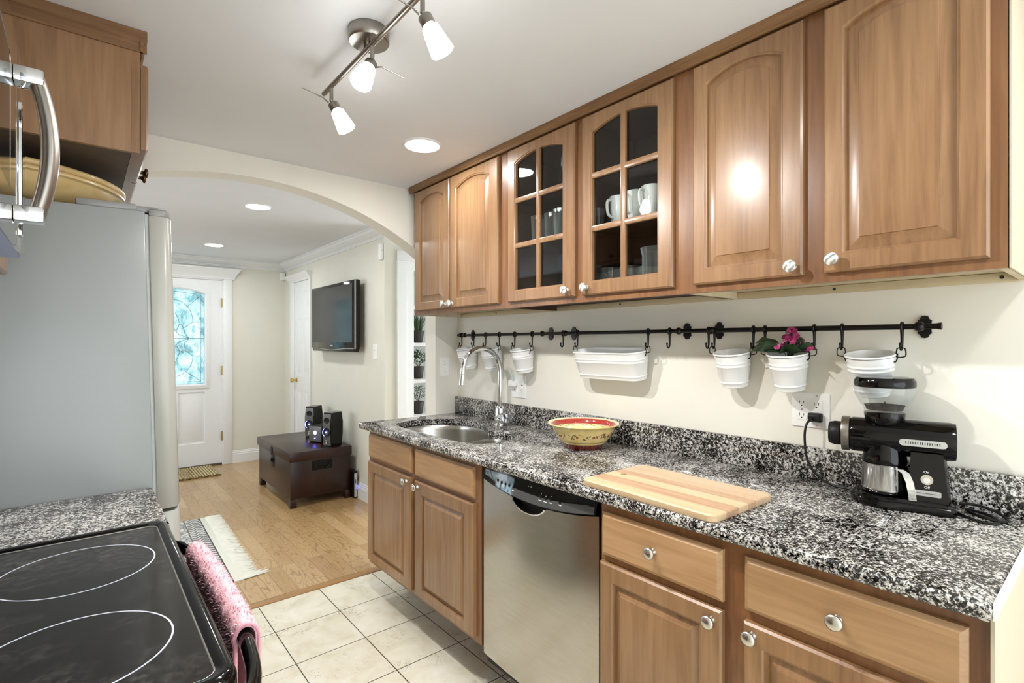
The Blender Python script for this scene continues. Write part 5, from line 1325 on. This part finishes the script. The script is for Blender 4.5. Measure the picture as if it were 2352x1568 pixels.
m = MB(Xs); m.box(-.07, .07, -.074, -.0705, .012, .145, .001); fp = m.build('front_panel', plain('grey_front_panel', '#6a6864', .3), su)
m = MB(Xs); m.lathe([(.0, .0), (.018, 0), (.018, .003), (0, .003)], (.0, -.074, .09), (0, -1, 0), 20); m.sphere((.0, -.078, .04), .006, 10); m.build('blue_light', M['blue_led'], fp)
m = MB(Xs)
for a in (-.06, .06):
    for b in (-.055, .085): m.cyl((a, b, 0), (a, b, .007), .008, seg=12)
m.build('feet', M['black_matt'], su)
md = thing('modem', 'upright black and silver modem on the floor beside the trunk', 'modem', (1.818, 4.37, 0))
m = MB(); m.box(1.7995, 1.831, 4.292, 4.45, .004, .235, .004); m.box(1.80, 1.83, 4.32, 4.43, 0, .0045); m.build('case', M['black_matt'], md)
m = MB(); m.box(1.803, 1.828, 4.287, 4.2922, .012, .215, .002); fp = m.build('front_panel', plain('silver_plastic', '#c9c8c4', .35), md)
m = MB(); m.box(1.810, 1.816, 4.2855, 4.2872, .13, .165); m.build('slot', M['slot'], fp)
for z in (.085, .098, .111):
    m = MB(); m.sphere((1.826, 4.286, z), .0032, 8); m.build('blue_light', M['blue_led'], fp)
m = MB(); m.tube(smooth_path([(1.80, 4.44, .03), (1.79, 4.47, .02), (1.80, 4.50, .015), (1.82, 4.52, .01)], 4), .003, 6); m.build('cable', M['black_matt'], md)

for nm, lab, b in (('motion_sensor', 'small white sensor box high in the corner by the front door wall', (1.788, 1.838, 6.385, 6.4295, 2.078, 2.165)), ('wireless_sensor', 'slim white sensor box high on the wall edge above the light switch', (1.822, 1.8498, 3.822, 3.87, 2.005, 2.135))):
    t = thing(nm, lab, 'sensor', ((b[0] + b[1]) / 2, (b[2] + b[3]) / 2, b[4]))
    m = MB(); m.box(*b, .006); m.build('case', M['white_plastic'], t)
    m = MB()
    if nm == 'motion_sensor': m.lathe([(.003, 0), (.003, .0012), (0, .0012)], (1.805, 6.3848, 2.14), (0, -1, 0), 10)
    else: m.lathe([(.003, 0), (.003, .0012), (0, .0012)], (1.836, 3.8218, 2.08), (0, -1, 0), 10)
    m.build('lens', M['slot'], t)

# rug and doormat
rm = NT('woven_grey_rug')
sp = rm.add('ShaderNodeSeparateXYZ'); rm.link(rm.co, sp.inputs[0])
vo = rm.add('ShaderNodeTexVoronoi', i_Scale=26.0, feature='DISTANCE_TO_EDGE'); rm.link(rm.mapping((1, .7, 1)), vo.inputs['Vector'])
n1 = rm.noise(scale=70, detail=4, rough=.7)
fld = rm.ramp(rm.math('ADD', rm.math('MULTIPLY', vo.outputs[0], .9), rm.math('MULTIPLY', n1.outputs[0], .5)), [(.24, S('#77777a')), (.32, S('#b9b9b6')), (.5, S('#e3e3dc'))])
wv = rm.math('SINE', rm.math('MULTIPLY', rm.math('ADD', sp.outputs[1], rm.math('MULTIPLY', rm.math('ABSOLUTE', rm.math('SINE', rm.math('MULTIPLY', sp.outputs[0], 55.0))), .03)), 150.0))
brd = rm.ramp(rm.math('ADD', rm.math('MULTIPLY', wv, .35), n1.outputs[0]), [(.32, S('#6f6f73')), (.62, S('#d8d8d0'))])
x = rm.math('SUBTRACT', sp.outputs[0], rm.math('MULTIPLY', rm.math('ADD', sp.outputs[1], .66), .0227))
def bandx(lo, hi): return rm.math('MULTIPLY', rm.math('GREATER_THAN', x, lo), rm.math('LESS_THAN', x, hi))
c = rm.mix(bandx(.56, .648), fld, brd)
c = rm.mix(bandx(.648, .655), c, S('#4a4a48')); c = rm.mix(bandx(.548, .554), c, S('#6a6a68'))
c = rm.mix(bandx(.655, .9), c, S('#e6e5d8'))
rm.set(Base_Color=c, Roughness=.95); rm.bump(n1.outputs[0], .5, .003)
ru = thing('rug', 'grey and cream woven rug with a white fringe on the planks', 'rug', (0, 3.88, 0))
m = MB()
def rb(i, z): return [(-.75 + i, 3.235 + i, z), (.70 - i, 3.215 + i, z), (.73 - i, 4.54 - i, z), (-.75 + i, 4.56 - i, z)]
m.rings([rb(0, .0005), rb(0, .006), rb(.003, .008)]); m.build('weave', rm.m, ru)
m = MB(); R = random.Random(11)
for k in range(1500):
    f = R.random(); y = 3.216 + 1.322 * f; x0 = .69 + .03 * f; L = R.uniform(.07, .115); dy = R.gauss(0, .012)
    if f < .03: L += .05; dy += .03
    p = Vector((x0, y, .007)); q = Vector((x0 + L, y + dy, R.uniform(.0015, .005)))
    mid = (p + q) / 2 + Vector((0, R.gauss(0, .006), R.uniform(.0, .006)))
    w = R.uniform(.0012, .0024)
    m.rings([[c_ + Vector((0, -w_, 0)), c_ + Vector((0, w_, 0)), c_ + Vector((0, 0, w_ * .9))] for c_, w_ in ((p, w), (mid, w), (q, w * .3))])
m.rings([[(.685, 3.217, .004), (.685, 3.217, .007), (.755, 3.222, .006), (.755, 3.222, .003)], [(.72, 4.54, .004), (.72, 4.54, .007), (.79, 4.535, .006), (.79, 4.535, .003)]])
fr_ = m.build('fringe', plain('white_wool_fringe', '#efeee2', .95, var=.05), ru); fr_['kind'] = 'stuff'
jm = NT('woven_jute'); n1 = jm.noise(scale=110, detail=3)
sp = jm.add('ShaderNodeSeparateXYZ'); jm.link(jm.co, sp.inputs[0])
wv = jm.math('SINE', jm.math('MULTIPLY', sp.outputs[0], 260.0))
jm.set(Base_Color=jm.ramp(jm.math('ADD', jm.math('MULTIPLY', wv, .22), n1.outputs[0]), [(.3, S('#8d7c54')), (.55, S('#b8a67c')), (.75, S('#d0c09a'))]), Roughness=.95); jm.bump(n1.outputs[0], .8, .004)
mt = thing('doormat', 'woven jute doormat in front of the front door', 'doormat', (.68, 6.15, 0))
m = MB(); R = random.Random(4)
for k in range(30):
    x = .30 + k * .0262; pts = [(x + .004 * sin(i * 1.9 + k), 5.905 + .50 * i / 16, .008 + .0035 * abs(sin(i * 1.35 + k * 1.57))) for i in range(17)]
    m.tube(pts, [.009] + [.0125] * 15 + [.009], 8)
m.build('weave', jm.m, mt)
jb = plain('jute_binding', '#6f5c34', .95, var=.2)
for y in (5.908, 6.402):
    m = MB(); m.tube([(.295 + .79 * k / 60, y + .004 * sin(k * 1.1), .010 + .004 * cos(k * 1.1)) for k in range(61)], .007, 6)
    m.build('binding', jb, mt)
